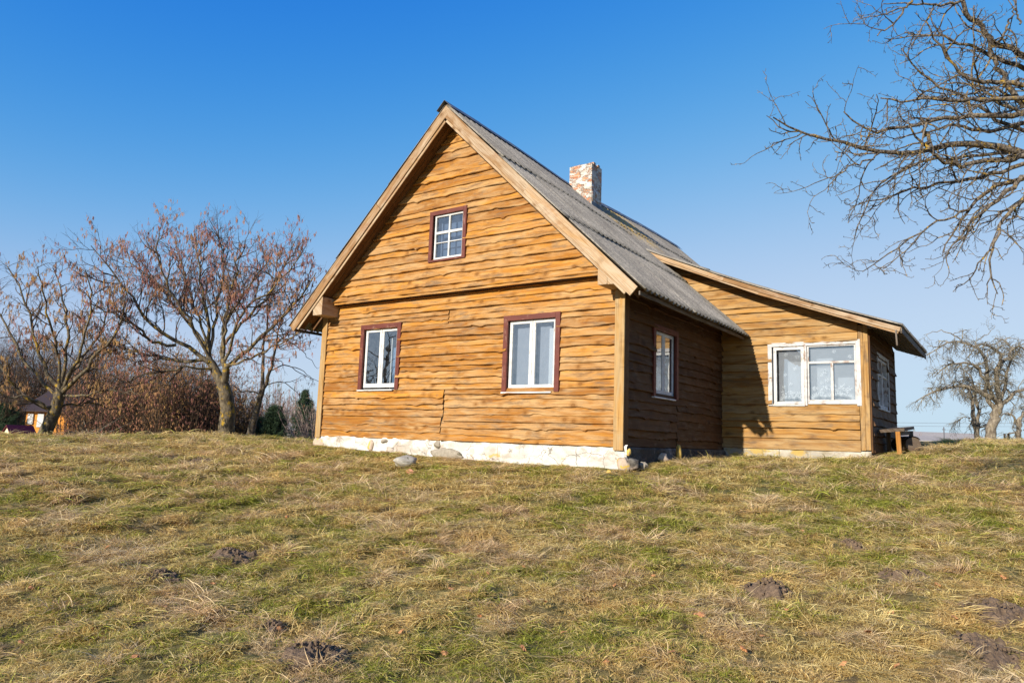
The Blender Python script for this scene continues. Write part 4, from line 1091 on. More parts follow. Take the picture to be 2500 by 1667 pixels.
f_pick = sinfield(77, .8, 2.4, 8)
hang(hzl, [t for t in T.tips if t[1] >= 2], 'catkins', M['catkin'], 1.15, .095, .0052, 3, pk, 5)

# --- second hazel at the left edge
HD2 = 17.6
LV2 = [dict(n=10, w=.1), dict(n=9, w=.18, up=.04, k=3.0, per_m=1, a=44, L=1.15, r=.020, ft=.6, t0=.2, bias=.12, tip=.35),
       dict(n=7, w=.18, up=.03, k=5.5, per_m=1, a=42, L=.62, r=.008, t0=.1, tip=.4, ft=.5), dict(n=4, w=.18, up=.03, k=12, per_m=1, a=38, L=.32, r=.004, t0=.12, tip=.5, rmin=.0022)]
T = Tree(11, LV2)
def h2(l, a_, b_): n = len(l); return [P(x, y, HD2 + a_ + (b_-a_)*i/(n-1)) for i, (x, y) in enumerate(l)]
T.guide(h2([(100, 1080), (118, 1040), (134, 1005), (145, 970), (150, 948)], 0, 0), .165, .12, n=10, kmul=0, jit=.006)
for l, a_, b_, r_0 in [([(146, 965), (175, 938), (199, 914), (257, 844), (300, 780), (315, 700)], 0, -.6, .075), ([(134, 1003), (105, 992), (75, 985), (40, 950), (10, 900), (-30, 840), (-60, 760)], 0, -.5, .075),
                       ([(149, 950), (128, 920), (110, 900), (90, 840), (70, 760), (40, 680), (18, 650)], 0, .5, .07), ([(149, 950), (158, 890), (170, 800), (150, 700), (130, 655)], 0, .9, .065),
                       ([(143, 975), (100, 930), (60, 880), (20, 800), (-20, 740), (-40, 660)], 0, .9, .06), ([(146, 965), (180, 962), (220, 962), (260, 950), (330, 962)], 0, -.8, .045),
                       ([(149, 955), (185, 890), (215, 800), (225, 700), (208, 660)], 0, -.8, .06), ([(140, 990), (170, 985), (230, 985), (290, 1000)], 0, .7, .04), ([(149, 950), (140, 850), (120, 760), (95, 680), (92, 650)], 0, -.9, .055),
                       ([(134, 1000), (90, 975), (30, 970), (-20, 950)], 0, -1., .05), ([(150, 948), (200, 870), (260, 790), (270, 700)], 0, 1.2, .055)]:
    T.guide(h2(l, a_, b_), r_0*.75, .010, n=14, jit=.03)
h2t = build_tree(T, 'hazel_tree', 'smaller leaning hazel tree with gold catkins at the left edge', 'tree', (*P(100, 1080, HD2)[:2], gz1(*P(100, 1080, HD2)[:2])), 0, M['bark'], M['twig'])
hang(h2t, [t for t in T.tips if t[1] >= 2], 'catkins', M['catkin_gold'], 1.15, .095, .0052, 4, pk, 5)

# --- thin forked tree between the hazel and the house
HD3 = 21.5
LV3 = [dict(n=10, w=.1), dict(n=9, w=.15, up=-.05, k=1.3, per_m=1, a=55, L=1.5, r=.024, t0=.3, tip=.35), dict(n=6, w=.15, up=-.06, k=2.6, per_m=1, a=42, L=.6, r=.010, t0=.15, tip=.4), dict(n=4, w=.15, up=-.03, k=5, per_m=1, a=42, L=.2, r=.005, t0=.2, tip=.5, rmin=.003)]
T = Tree(21, LV3)
for l, a_, b_, r0, r1, km in [([(607, 1075), (622, 1020), (636, 968), (640, 950)], 0, 0, .12, .085, 0), ([(640, 952), (640, 900), (642, 850), (655, 790), (650, 720)], 0, .3, .06, .012, 1), ([(640, 952), (655, 925), (668, 880), (672, 830), (690, 780)], 0, -.4, .06, .012, 1),
                              ([(660, 905), (700, 890), (745, 905), (765, 930)], 0, .2, .022, .006, .9), ([(640, 940), (690, 930), (725, 955), (740, 990)], 0, -.4, .02, .005, .9), ([(670, 850), (710, 835), (750, 865), (775, 900)], 0, .4, .02, .005, .9), ([(638, 960), (600, 950), (565, 965)], 0, -.3, .03, .006, 1)]:
    T.guide([P(x, y, HD3 + a_ + (b_-a_)*i/(len(l)-1)) for i, (x, y) in enumerate(l)], r0, r1, n=12, jit=.02, kmul=km)
t3 = build_tree(T, 'young_tree', 'thin dark tree with forked trunk and drooping twigs, just right of the large hazel', 'tree', (*P(607, 1075, HD3)[:2], gz1(*P(607, 1075, HD3)[:2])), 0, M['bark_fg'], M['twig'])
hang(t3, [t for t in T.tips if t[1] >= 2], 'foliage', M['catkin'], .9, .08, .007, 14, None, 3)

T = Tree(25, [dict(n=10, w=.1), dict(n=8, w=.2, up=.02, k=2.4, per_m=1, a=46, L=1.3, r=.03, t0=.2, tip=.35), dict(n=6, w=.2, k=4, per_m=1, a=42, L=.5, r=.011, t0=.1, tip=.4)])
b_ = np.array([-7.0, -8.8, gz1(-7.0, -8.8)])
T.guide([b_, b_+[.1, .05, .9], b_+[.05, 0, 1.7]], .2, .15, n=8, kmul=0)
for v in ((1.6, .4, 2.4), (-1.5, .9, 2.2), (.4, -1.7, 2.4), (-.5, 1.5, 2.8), (.5, .4, 3.4), (1.9, -.9, 1.3), (-1.7, -1.1, 1.6), (1.2, 1.6, 1.5)):
    T.guide([b_+[.05, 0, 1.5], b_+[.05, 0, 1.6]+np.array(v)*.45, b_+[.05, 0, 1.6]+np.array(v)], .085, .012, n=12, jit=.04)
build_tree(T, 'orchard_tree', 'dark bare tree outside the left of the view, mirrored in the left gable window', 'tree', tuple(b_), 0, M['bark_fg'], M['bark_fg'])
# --- foreground apple branches (trunk stands just outside on the right)
LVF = [dict(n=10, w=.1), dict(n=9, w=.20, up=.0, k=6.0, per_m=1, a=38, L=.62, r=.0085, t0=.08, tip=.4), dict(n=7, w=.30, up=.01, k=8.5, per_m=1, a=48, L=.25, r=.0046, t0=.1, tip=.6, rmin=.0026), dict(n=3, w=.3, up=.02, k=20, per_m=1, a=55, L=.05, r=.0036, t0=.05, tip=.8, rmin=.0022)]
T = Tree(31, LVF)
FG = [([(2520, 385), (2425, 345), (2366, 345), (2262, 373), (2156, 373), (2080, 356), (1994, 335), (1941, 320), (1888, 287)], 6.6, 6.0, .05, .006),
      ([(2540, 270), (2400, 282), (2280, 292), (2218, 311), (2127, 330), (2075, 292), (2060, 273)], 6.6, 6.4, .04, .006),
      ([(2530, 380), (2395, 397), (2328, 411), (2266, 364), (2223, 311)], 6.4, 6.1, .04, .008), ([(2540, 420), (2462, 450), (2410, 460), (2366, 512), (2328, 560), (2304, 617)], 6.5, 6.3, .035, .005),
      ([(2520, 425), (2438, 478), (2386, 531), (2352, 565)], 6.3, 6.1, .03, .012), ([(2540, 440), (2481, 507), (2431, 550), (2424, 622), (2410, 670), (2436, 718)], 6.2, 6.1, .03, .004),
      ([(2366, 512), (2280, 550), (2213, 589), (2137, 646), (2106, 663)], 6.3, 6.0, .014, .004), ([(2540, 150), (2443, 110), (2414, 96), (2395, 62), (2357, 29), (2347, -10)], 6.7, 6.5, .04, .02),
      ([(2540, 215), (2438, 191), (2366, 206), (2319, 144), (2280, 96), (2260, 50)], 6.5, 6.3, .035, .006), ([(2520, 180), (2424, 139), (2366, 110), (2280, 86), (2208, 79)], 6.8, 6.9, .03, .006),
      ([(2530, 250), (2424, 239), (2328, 249), (2266, 239), (2200, 253), (2150, 240)], 6.2, 6.0, .03, .006), ([(2414, 96), (2424, 144), (2453, 191), (2500, 260)], 6.6, 6.6, .02, .03),
      ([(2232, -8), (2204, 33), (2142, 88)], 5.9, 5.8, .014, .005), ([(2380, -20), (2328, 10), (2256, 14), (2156, 10)], 6.4, 6.2, .02, .004), ([(2252, 292), (2262, 335), (2266, 364)], 6.1, 6.1, .014, .02),
      ([(2500, 300), (2400, 330), (2330, 300), (2250, 330), (2180, 340)], 7.2, 7.2, .03, .006), ([(2540, 330), (2450, 300), (2380, 260), (2300, 210), (2230, 170), (2200, 118)], 7.2, 7.2, .03, .006),
      ([(2500, 400), (2380, 440), (2260, 450), (2180, 480), (2095, 500)], 6.9, 6.6, .028, .005), ([(2156, 373), (2110, 395), (2050, 420), (2020, 470)], 6.1, 5.9, .012, .004), ([(2080, 356), (2040, 390)], 6.1, 6.0, .008, .004),
      ([(2500, 470), (2480, 520), (2455, 590)], 6.5, 6.4, .012, .004), ([(2480, 20), (2460, 60), (2440, 110)], 6.5, 6.6, .008, .014), ([(2490, 60), (2470, -20)], 6.5, 6.5, .012, .006),
      ([(2540, 360), (2440, 375), (2350, 380), (2240, 400), (2150, 430), (2105, 520), (2085, 585)], 7.0, 6.5, .026, .004)]
for l, a_, b_, r0, r1 in FG:
    T.guide([P(x, y, a_ + (b_-a_)*i/(len(l)-1)) for i, (x, y) in enumerate(l)], r0*.74, r1*.9, n=16, jit=.012, t0=.10)
rq = np.random.RandomState(33)
for k in range(5):
    y0 = rq.uniform(120, 560); x1 = rq.uniform(2180, 2420); y1 = y0 + rq.uniform(-110, 90) + (0 if y0 < 400 else 60); dp = rq.uniform(6.3, 8.2)
    T.guide([P(2560, y0*.5+190, dp), P((2560+x1)/2+rq.uniform(-20, 20), y0+rq.uniform(-25, 25), dp-.1), P(x1, y1, dp-rq.uniform(-.3, .5))], .019, .004, n=14, jit=.015, t0=.05)
# trunk and inner limbs out of the frame
bx, by = (CAM + CF/np.hypot(CF[0], CF[1])*7.0 + CR/np.hypot(CR[0], CR[1])*6.3)[:2]
zb = gz1(bx, by); crot = P(2700, 470, 6.7)
T.lv[0]['n'] = 10
T.guide([(bx, by, zb-.1), (bx-.05, by, zb+.9), crot], .19, .14, n=12, kmul=0, jit=.01)
for (x, y, d_, r0) in ((2520, 385, 6.6, .075), (2540, 270, 6.6, .075), (2540, 150, 6.7, .07), (2540, 440, 6.4, .05)):
    T.guide([crot, (crot+P(x, y, d_))/2 + np.array([0, 0, .1]), P(x, y, d_)], .10, r0*.7, n=8, kmul=.0, jit=.01)
for v in ((1.4, .8, 1.6), (.6, 1.6, 1.5), (1.6, -.6, 1.2), (.3, -.4, 2.3), (2, .4, .7)):
    T.guide([crot, crot+np.array(v)*.5+np.array([0, 0, .15]), crot+np.array(v)*1.1], .08, .012, n=12, kmul=.8)
build_tree(T, 'apple_tree', 'near bare apple tree reaching crooked lichened branches in from the upper right', 'tree', (bx, by, zb), 0, M['bark_fg'], M['bark_fg'], sides=(8, 5, 4, 3, 3))

# --- weeping apple tree and its twin trunk on the right skyline
HD4 = 23.5
LV4 = [dict(n=10, w=.1), dict(n=9, w=.22, up=-.06, k=9, per_m=1, a=58, L=.52, r=.022, t0=.1, tip=.35), dict(n=7, w=.2, up=-.13, k=13, per_m=1, a=45, L=.42, r=.0085, t0=.1, tip=.5), dict(n=4, w=.22, up=-.10, k=12, per_m=1, a=45, L=.2, r=.0052, t0=.1, tip=.6, rmin=.004)]
def wp(T, L_):
    for l, a_, b_, r0, r1, km in L_:
        T.guide([P(x, y, HD4 + a_ + (b_-a_)*i/(len(l)-1)) for i, (x, y) in enumerate(l)], r0, r1, n=12, jit=.025, kmul=km)
T = Tree(41, LV4)
wp(T, [([(2421, 1084), (2419, 1050), (2430, 1010), (2441, 985)], 0, 0, .17, .13, 0), ([(2441, 988), (2425, 968), (2400, 960), (2370, 938), (2330, 945), (2275, 955), (2238, 978)], 0, -.2, .085, .012, 1),
       ([(2432, 1000), (2408, 992), (2402, 960), (2412, 900), (2400, 850), (2350, 825), (2300, 840), (2262, 868)], 0, .2, .08, .012, 1), ([(2441, 985), (2430, 930), (2440, 900), (2445, 860), (2410, 835), (2360, 850)], 0, -.5, .09, .014, 1),
       ([(2441, 985), (2465, 975), (2485, 950), (2520, 945), (2560, 970)], 0, 0, .075, .014, 1), ([(2440, 900), (2470, 850), (2500, 845), (2530, 880)], 0, .3, .055, .012, 1), ([(2425, 968), (2395, 900), (2350, 880), (2310, 890), (2280, 920)], 0, -.7, .06, .012, 1),
       ([(2441, 985), (2460, 900), (2480, 860), (2470, 835), (2430, 825)], 0, .8, .06, .012, 1), ([(2345, 828), (2322, 815), (2290, 805), (2255, 818)], 0, 0, .02, .006, .15), ([(2322, 815), (2350, 808), (2372, 803)], 0, 0, .012, .005, .1), ([(2390, 828), (2410, 815), (2430, 795)], 0, 0, .014, .005, .1), ([(2440, 832), (2470, 826), (2510, 832)], 0, 0, .016, .005, .15)])
build_tree(T, 'apple_tree', 'old apple tree with thick trunk and umbrella crown on the right skyline', 'tree', (*P(2421, 1084, HD4)[:2], gz1(*P(2421, 1084, HD4)[:2])), 0, M['bark_trunk'], M['twig_grey'])
T = Tree(43, LV4); HD4 = 25.5
wp(T, [([(2388, 1082), (2385, 1055), (2378, 1030), (2376, 1000), (2372, 970)], 0, 0, .10, .05, 0), ([(2386, 1050), (2390, 1010), (2384, 975), (2380, 930), (2350, 900)], 0, .2, .07, .012, 1), ([(2372, 975), (2362, 940), (2335, 930), (2300, 950)], 0, -.3, .04, .01, 1),
       ([(2388, 1048), (2410, 1035), (2430, 1030)], 0, 0, .03, .01, .8), ([(2378, 1030), (2350, 1015), (2330, 1035)], 0, .3, .02, .006, .8)])
build_tree(T, 'apple_tree', 'slender double-stemmed tree directly left of the thick skyline trunk', 'tree', (*P(2388, 1082, HD4)[:2], gz1(*P(2388, 1082, HD4)[:2])), 0, M['bark_trunk'], M['twig_grey'])
T = Tree(47, LV4); HD4 = 30
wp(T, [([(2489, 1085), (2487, 1050), (2492, 1020)], 0, 0, .12, .08, 0), ([(2490, 1045), (2478, 1020), (2462, 1008), (2430, 1015)], 0, 0, .06, .01, 1), ([(2492, 1020), (2510, 990), (2540, 985)], 0, 0, .06, .01, 1), ([(2488, 1060), (2465, 1055), (2445, 1062)], 0, .2, .04, .008, .8), ([(2500, 1050), (2530, 1030), (2560, 1030)], 0, .2, .04, .008, .8)])
build_tree(T, 'apple_tree', 'low gnarled bare tree at the far right edge of the skyline', 'tree', (*P(2489, 1085, HD4)[:2], gz1(*P(2489, 1085, HD4)[:2])), 0, M['bark_trunk'], M['twig_grey'])

# --- shrubs and thicket
def shrub(name, label, px, py, dist, hgt, wid, seed, m_t, m_c, nst=14, group=None, cat='shrub', leafm=None, leafn=.5, lean=0, thick=.02):
    b0 = P(px, py, dist); b0[2] = gz1(b0[0], b0[1]) - .05; r = np.random.RandomState(seed)
    LVs = [dict(n=9, w=.06, up=.02, tip=.25), dict(n=7, w=.15, up=.02, k=2.3, per_m=1, a=32, L=hgt*.40, r=.008, t0=.12, tip=.45), dict(n=5, w=.18, up=.0, k=6, per_m=1, a=38, L=hgt*.16, r=.0045, t0=.1, tip=.5, rmin=.004)]
    T = Tree(seed, LVs)
    for k in range(nst):
        a = r.uniform(0, 6.28); sp = r.uniform(.02, .32); d = unit(np.array([math.cos(a)*sp*wid/hgt*1.6 + lean*CR[0], math.sin(a)*sp*wid/hgt*1.6 + lean*CR[1], 1.]))
        T.grow(b0 + np.array([math.cos(a), math.sin(a), 0])*r.uniform(0, .22*wid), d, (hgt+.35)*r.uniform(.55, 1.0), thick*r.uniform(.6, 1.2), 0)
    e = build_tree(T, name, label, cat, tuple(b0), 0, m_t, m_c, group, sides=(5, 3, 3, 3))
    if leafm: hang(e, [t for t in T.tips if t[1] >= 1], 'foliage', leafm, leafn, .065, .0072, seed+5, None, 3)
    return e
GR = 'bushes of the brown thicket'
spec = [(235, 1066, 24, 2.6, 1.9), (290, 1066, 22.5, 2.9, 2.1), (340, 1066, 24, 3.2, 2.1), (385, 1066, 22, 2.8, 2.0), (425, 1066, 24, 3.4, 2.1), (470, 1066, 22.5, 2.7, 2.0), (510, 1066, 25, 3.0, 1.9), (575, 1068, 24, 2.2, 1.5), (600, 1068, 26, 2.3, 1.6), (205, 1066, 27, 2.6, 1.8), (262, 1066, 28, 3.2, 2.2), (360, 1066, 28, 3.9, 2.4), (450, 1066, 28, 3.9, 2.4), (535, 1066, 29, 3.1, 2.0)]
names = ['brown twiggy bush in the thicket, just right of the leaning hazel trunk', 'brown twiggy bush in the thicket, second to the right of the leaning hazel', 'tall rust brown bush in the middle of the thicket', 'dense brown bush in front of the middle of the thicket',
         'tallest brown bush in the thicket, below the long lichened limb', 'brown bush two widths left of the large hazel trunk', 'brown bush directly left of the large hazel trunk', 'thin brown bush directly right of the large hazel trunk', 'brown bush behind the base of the thin forked tree', 'brown bush standing before the orange house', 'tall brown bush in the back row right of the orange house door', 'tall brown bush in the back row at the middle of the thicket', 'tall brown bush in the back row below the tip of the lichened limb', 'tall brown bush in the back row straight behind the large hazel trunk']
for k, ((px, py, d_, h_, w_), nm) in enumerate(zip(spec, names)):
    shrub('bush', nm, px, py, d_, h_, w_, 100+k, M['twig_dark'], M['twig_dark'], 34, GR, leafm=(M['rustleaf'], M['catkin'], M['rustleaf'], M['catkin_gold'])[k % 4], leafn=1.2, thick=.018)
for k, (px, d_, h_, w_, nm) in enumerate([(-5, 27, 2.9, 1.8, 'dark bush behind the red roofed kennel'), (-40, 24, 2.9, 2.4, 'dark bush cut by the left picture edge'), (158, 27, 2.4, 1.4, 'dark bush between the kennel and the orange house corner'), (655, 30, 2.5, 2.0, 'brown bush behind the dark juniper')]):
    shrub('bush', nm, px, 1064, d_, h_, w_, 130+k, M['twig_dark'], M['twig_dark'], 22, None, leafm=M['rustleaf'], leafn=.25)
for k, (px, d_, h_, w_, nm) in enumerate([(-60, 50, 7.0, 5, 'tall bare tree-like bush at the very left edge of the back row'), (40, 52, 7.2, 5, 'tall tree-like bush rising over the kennel'), (120, 52, 7.0, 5, 'tall tree-like bush rising over the log house window'), (200, 51, 7.2, 5, 'tall tree-like bush right behind the log house ridge')]):
    shrub('bush', nm, px, 1064, d_, h_, w_, 160+k, M['twig_dark'], M['twig_dark'], 40, 'tall bushes of the left back row', leafm=(M['rustleaf'], M['catkin'])[k % 2], leafn=.35, thick=.035)
shrub('shrub', 'pale pinkish arching shrub beside the left house corner', 762, 1085, 22.5, 1.55, 1.5, 150, M['twig_pale'], M['twig_pale'], 30, None, lean=-.35, thick=.014)
shrub('shrub', 'pale twiggy shrub left of the pinkish arching one', 715, 1082, 26, 1.1, 1.5, 151, M['twig_pale'], M['twig_dark'], 18, None, lean=.2)

def evergreen(name, label, cat, px, py, dist, hgt, wid, seed, conic=1., n=900, layered=False, mt_=None):
    b0 = P(px, py, dist); b0[2] = gz1(b0[0], b0[1]) - .05; r = np.random.RandomState(seed)
    e = empty(name, tuple(b0), label, cat); V, Q, B = tubes([(smooth_path([b0, b0+np.array([.02, 0, hgt])], 8), np.linspace(.05*hgt/2, .006, 8))], 6)
    mk('trunk', V, [Q], M['twig_dark'], e, bd=B)
    ch = []
    m_ = int(n*.22)
    for k in range(m_):
        t = ((k+r.rand())/m_)
        if layered: t = (round(t*14)+r.normal(0, .18))/14; t = min(.985, max(.06, t))
        a = r.uniform(0, 6.28); rad = wid/2*((1-t)**conic*.95+.06)*r.uniform(.75, 1.1)
        p0 = b0 + np.array([0, 0, hgt*(.04+.94*t)]); d = np.array([math.cos(a), math.sin(a), .25 if layered else .9])
        p1 = p0 + d*rad*.6; p2 = p0 + d*rad + np.array([0, 0, (-.10 if layered else .12)*rad]); ch.append((smooth_path([p0, p1, p2], 5), np.linspace(.012, .004, 5)))
    V, Q, B = tubes(ch, 3); Vs = [V]; Qs = [Q]; Bs = [B]; n0 = len(V)
    # needle sprays: little crossed blades all along the boughs
    cs = np.concatenate([c[0][1:] for c in ch]); cs = np.repeat(cs, max(4, n//60), axis=0); N_ = len(cs)
    cs = cs + r.normal(0, .035*hgt/2, (N_, 3)); dd = r.normal(0, 1, (N_, 3)); dd[:, 2] += .1; dd /= np.linalg.norm(dd, axis=1)[:, None]; l = r.uniform(.03, .07, N_)*hgt/2.2
    sd2 = np.cross(dd, r.normal(0, 1, (N_, 3))); sd2 /= np.linalg.norm(sd2, axis=1)[:, None]; w_ = .007*hgt/2
    Vn = np.stack([cs-sd2*w_, cs+sd2*w_, cs+dd*l[:, None]+sd2*w_*.4, cs+dd*l[:, None]-sd2*w_*.4], 1).reshape(-1, 3)
    mk('crown', np.concatenate([V, Vn]), [np.concatenate([Q, np.arange(N_*4).reshape(N_, 4)+n0])], mt_ or M['needle'], e, bd=np.concatenate([B, np.repeat(r.rand(N_, 3), 4, axis=0)]))
    return e
evergreen('juniper', 'dense dark evergreen juniper between the forked tree and the pale shrub', 'shrub', 668, 1074, 24, 1.75, 1.05, 201, .5, 1500)
evergreen('juniper', 'rounded olive evergreen bush touching the dark juniper on its left', 'shrub', 632, 1074, 25, 1.45, .9, 202, .5, 1000)
evergreen('spruce', 'small spruce with two pointed tips left of the house wall', 'conifer', 737, 1078, 34, 3.0, 1.9, 203, .9, 1200, True)
evergreen('spruce', 'young spruce behind the small spruce, its lower neighbour', 'conifer', 752, 1078, 36, 2.6, 1.5, 205, .9, 800, True)
evergreen('spruce', 'dark spruce at the left picture edge behind the kennel', 'conifer', 5, 1064, 24, 1.8, 1.7, 204, .7, 1300)
evergreen('spruce', 'dark spruce rising out of the thicket beside the hazel trunk', 'conifer', 497, 1070, 31, 3.2, 2.0, 206, .8, 1200, True)

# far wood, one mass of bare trees
r = np.random.RandomState(61); ch = []
for k in range(900):
    px = r.choice([r.uniform(-60, 820), r.uniform(2180, 2330)], p=[.93, .07]); d_ = r.uniform(85, 150); b0 = P(px, 1060, d_); b0[2] = gz1(b0[0], b0[1])
    h_ = r.uniform(3.2, 7.0)*(1.0 if px < 800 else .55) * (1+.3*math.sin(px*.021)); tr = b0 + np.array([r.normal(0, .3), r.normal(0, .3), h_]); ch.append((smooth_path([b0, (b0+tr)/2, tr], 4), np.linspace(.09, .02, 4)))
    for j in range(16):
        t = r.uniform(.15, .95); q = b0 + (tr-b0)*t; a = r.uniform(0, 6.28); l = r.uniform(.5, 1.7)*(1.15-t); ch.append((smooth_path([q, q+np.array([math.cos(a)*l*.5, math.sin(a)*l*.5, l*.6]), q+np.array([math.cos(a)*l*.8, math.sin(a)*l*.8, l*1.3])], 4), np.linspace(.035, .012, 4)))
V, Q, B = tubes(ch, 3)
fw = mk('far_wood', V, [Q], twotone('far_twigs', (.17, .12, .115), (.27, .19, .19), .2, (.12, .13, .09)), bd=B); tag(fw, 'far line of bare mauve brown woodland on the horizon', 'woodland', kind='stuff')

# ------------------------------------------------------------------ buildings far off and small structures
def house_box(name, label, px0, px1, pyb, pyt, dist, depth, m_w, m_r, ridge_h, base_drop=.6, over=.25, parts=None, gable_left=True, cat='house'):
    a = P(px0, pyb, dist); b = P(px1, pyb, dist); a[2] = b[2] = min(a[2], b[2]); wv = b-a; wl_ = np.linalg.norm(wv[:2]); u = wv/wl_; u[2] = 0; nb_ = np.array([-u[1], u[0], 0.])
    top = P((px0+px1)/2, pyt, dist)[2]; z0 = a[2]-base_drop
    e = empty(name, (a[0], a[1], z0), label, cat)
    mb = MB(); c = [a, b, b+nb_*depth, a+nb_*depth]; V = [np.array([*q[:2], z0]) for q in c] + [np.array([*q[:2], top]) for q in c]
    mr = [(c[0]+c[3])/2, (c[1]+c[2])/2]; V += [np.array([*q[:2], top+ridge_h]) for q in mr]
    mb.add(V, Q=[(0, 1, 5, 4), (1, 2, 6, 5), (2, 3, 7, 6), (3, 0, 4, 7)], T=[(4, 8, 7), (5, 6, 9)]); mb.build('wall', m_w, e)
    mb = MB(); th_ = np.array([0, 0, .08]); uo = u*over
    for s_, q0, q1 in ((-1, c[0], c[1]), (1, c[3], c[2])):
        o_ = nb_*s_*over; drop = np.array([0, 0, -over*ridge_h/(depth/2)])
        e0 = np.array([*q0[:2], top])+o_+drop-uo; e1 = np.array([*q1[:2], top])+o_+drop+uo; r0_ = np.array([*mr[0][:2], top+ridge_h])-uo; r1_ = np.array([*mr[1][:2], top+ridge_h])+uo
        V = [e0, e1, r1_, r0_]; V = V + [v+th_ for v in V]; mb.add(V, Q=[(0, 1, 2, 3), (4, 5, 6, 7), (0, 1, 5, 4), (1, 2, 6, 5), (0, 3, 7, 4)])
    rf_ = mb.build('roof', m_r, e)
    return e, a, u, nb_, z0, top, rf_, mr
e, a, u, nb_, z0, top, rf_, mr = house_box('log_house', 'orange log house with dark roof seen through the left hazels', 58, 236, 1062, 1000, 44, 5, M['orangewall'], M['darkroof'], 1.2, 1.0, .35)
def fbox(parent, nm, mt_, a, u, nb_, s0, s1, z0_, z1_, w0=-.06, w1=.02):
    mb = MB(); p0 = a + u*(s0+s1)/2; mb.prism(np.array([*(a+u*s0)[:2], (z0_+z1_)/2])-nb_*(w1+w0*-1)/2*1, np.array([*(a+u*s1)[:2], (z0_+z1_)/2])-nb_*(w1-w0)/2, w1-w0, z1_-z0_, (0, 0, 1)); return mb.build(nm, mt_, parent)
mpp = 44/FPX
for (q0, q1, y0_, y1_) in ((64, 77, 1010, 1036), (88, 103, 1008, 1042)):
    zt_, zb_ = P(80, y0_, 44)[2], P(80, y1_, 44)[2]; f = fbox(e, 'window', M['white'], a, u, nb_, (q0-58)*mpp, (q1-58)*mpp, zb_, zt_)
    pz = fbox(e, 'pane', M['blueglass'], a, u, nb_, (q0-58+2.5)*mpp, (q1-58-2.5)*mpp, zb_+.07, zt_-.07, -.09, .0); pz.parent = f; pz.matrix_parent_inverse = Matrix.Translation(-Vector(e.location))
ee = fbox(e, 'door', M['darkroof'], a, u, nb_, (182-58)*mpp, (206-58)*mpp, z0, P(190, 1010, 44)[2])
# little red roofed kennel
kd_ = 21.; kb = P(3, 1074, kd_); kb[2] = gz1(kb[0], kb[1]); kn = empty('kennel', tuple(kb), 'small cream kennel with dark red roof at the left edge', 'kennel')
uu = np.array([CR[0], CR[1], 0]); uu /= np.linalg.norm(uu); ff_ = np.array([-uu[1], uu[0], 0]); ax1 = unit(uu*.45 + ff_*.89); ax2 = np.array([-ax1[1], ax1[0], 0])
k0 = P(2, 1074, kd_); zk = P(2, 1071, kd_)[2]; zr = P(20, 1039, kd_+.2)[2]; ws = -ax2*.33+ax1*.0; g = P(15, 1074, kd_); g[2] = k0[2]
mb = MB(); gl0 = g + ax2*.30; gl1 = g - ax2*.30; lk = .66
V = [np.array([*q[:2], z_]) for q in (gl0, gl1, gl1+ax1*lk, gl0+ax1*lk) for z_ in (zk-.4,)] + [np.array([*q[:2], zk]) for q in (gl0, gl1, gl1+ax1*lk, gl0+ax1*lk)] + [np.array([*g[:2], zr-.02]), np.array([*(g+ax1*lk)[:2], zr-.02])]
mb.add(V, Q=[(0, 1, 5, 4), (1, 2, 6, 5), (2, 3, 7, 6), (3, 0, 4, 7)], T=[(4, 5, 8), (6, 7, 9)]); mb.build('body', M['cream'], kn)
mb = MB()
for s_ in (1, -1):
    e0 = g + ax2*.38*s_ - ax1*.05; V = [np.array([*e0[:2], zk-.03]), np.array([*(e0+ax1*(lk+.1))[:2], zk-.03]), np.array([*(g-ax1*.05+ax1*(lk+.1))[:2], zr]), np.array([*(g-ax1*.05)[:2], zr])]
    V = V + [v+np.array([0, 0, .03]) for v in V]; mb.add(V, Q=[(0, 1, 2, 3), (4, 5, 6, 7), (0, 1, 5, 4), (1, 2, 6, 5), (0, 3, 7, 4), (3, 2, 6, 7)])
mb.build('roof', M['redroof'], kn)
# grey shed roof behind the shrubs
house_box('shed', 'low grey shed roof behind the pale shrubs left of the house', 694, 732, 1066, 1052, 38, 2.2, M['concrete'], M['paleroof'], .35, .8, .15, cat='shed')
# village roofs on the right skyline
e, a, u, nb_, z0, top, rf_, mr = house_box('barn', 'long pale roofed farmhouse on the right skyline', 2262, 2420, 1082, 1078, 85, 7, M['palewall'], M['paleroof'], 1.05, 2.5, .4, cat='farmhouse')
mb = MB(); cpt = (mr[0]*.93+mr[1]*.07); mb.box(cpt[0]-.35, cpt[0]+.35, cpt[1]-.35, cpt[1]+.35, top+.8, top+1.75); c_ = mb.build('chimney', M['palewall'], rf_)
c_.matrix_parent_inverse = Matrix.Translation(-Vector(e.location))
house_box('shed', 'low mossy shed roof in front of the skyline farmhouse', 2226, 2305, 1084, 1076, 66, 4, M['oldwood'], M['paleroof'], .42, 2.0, .3, cat='shed')
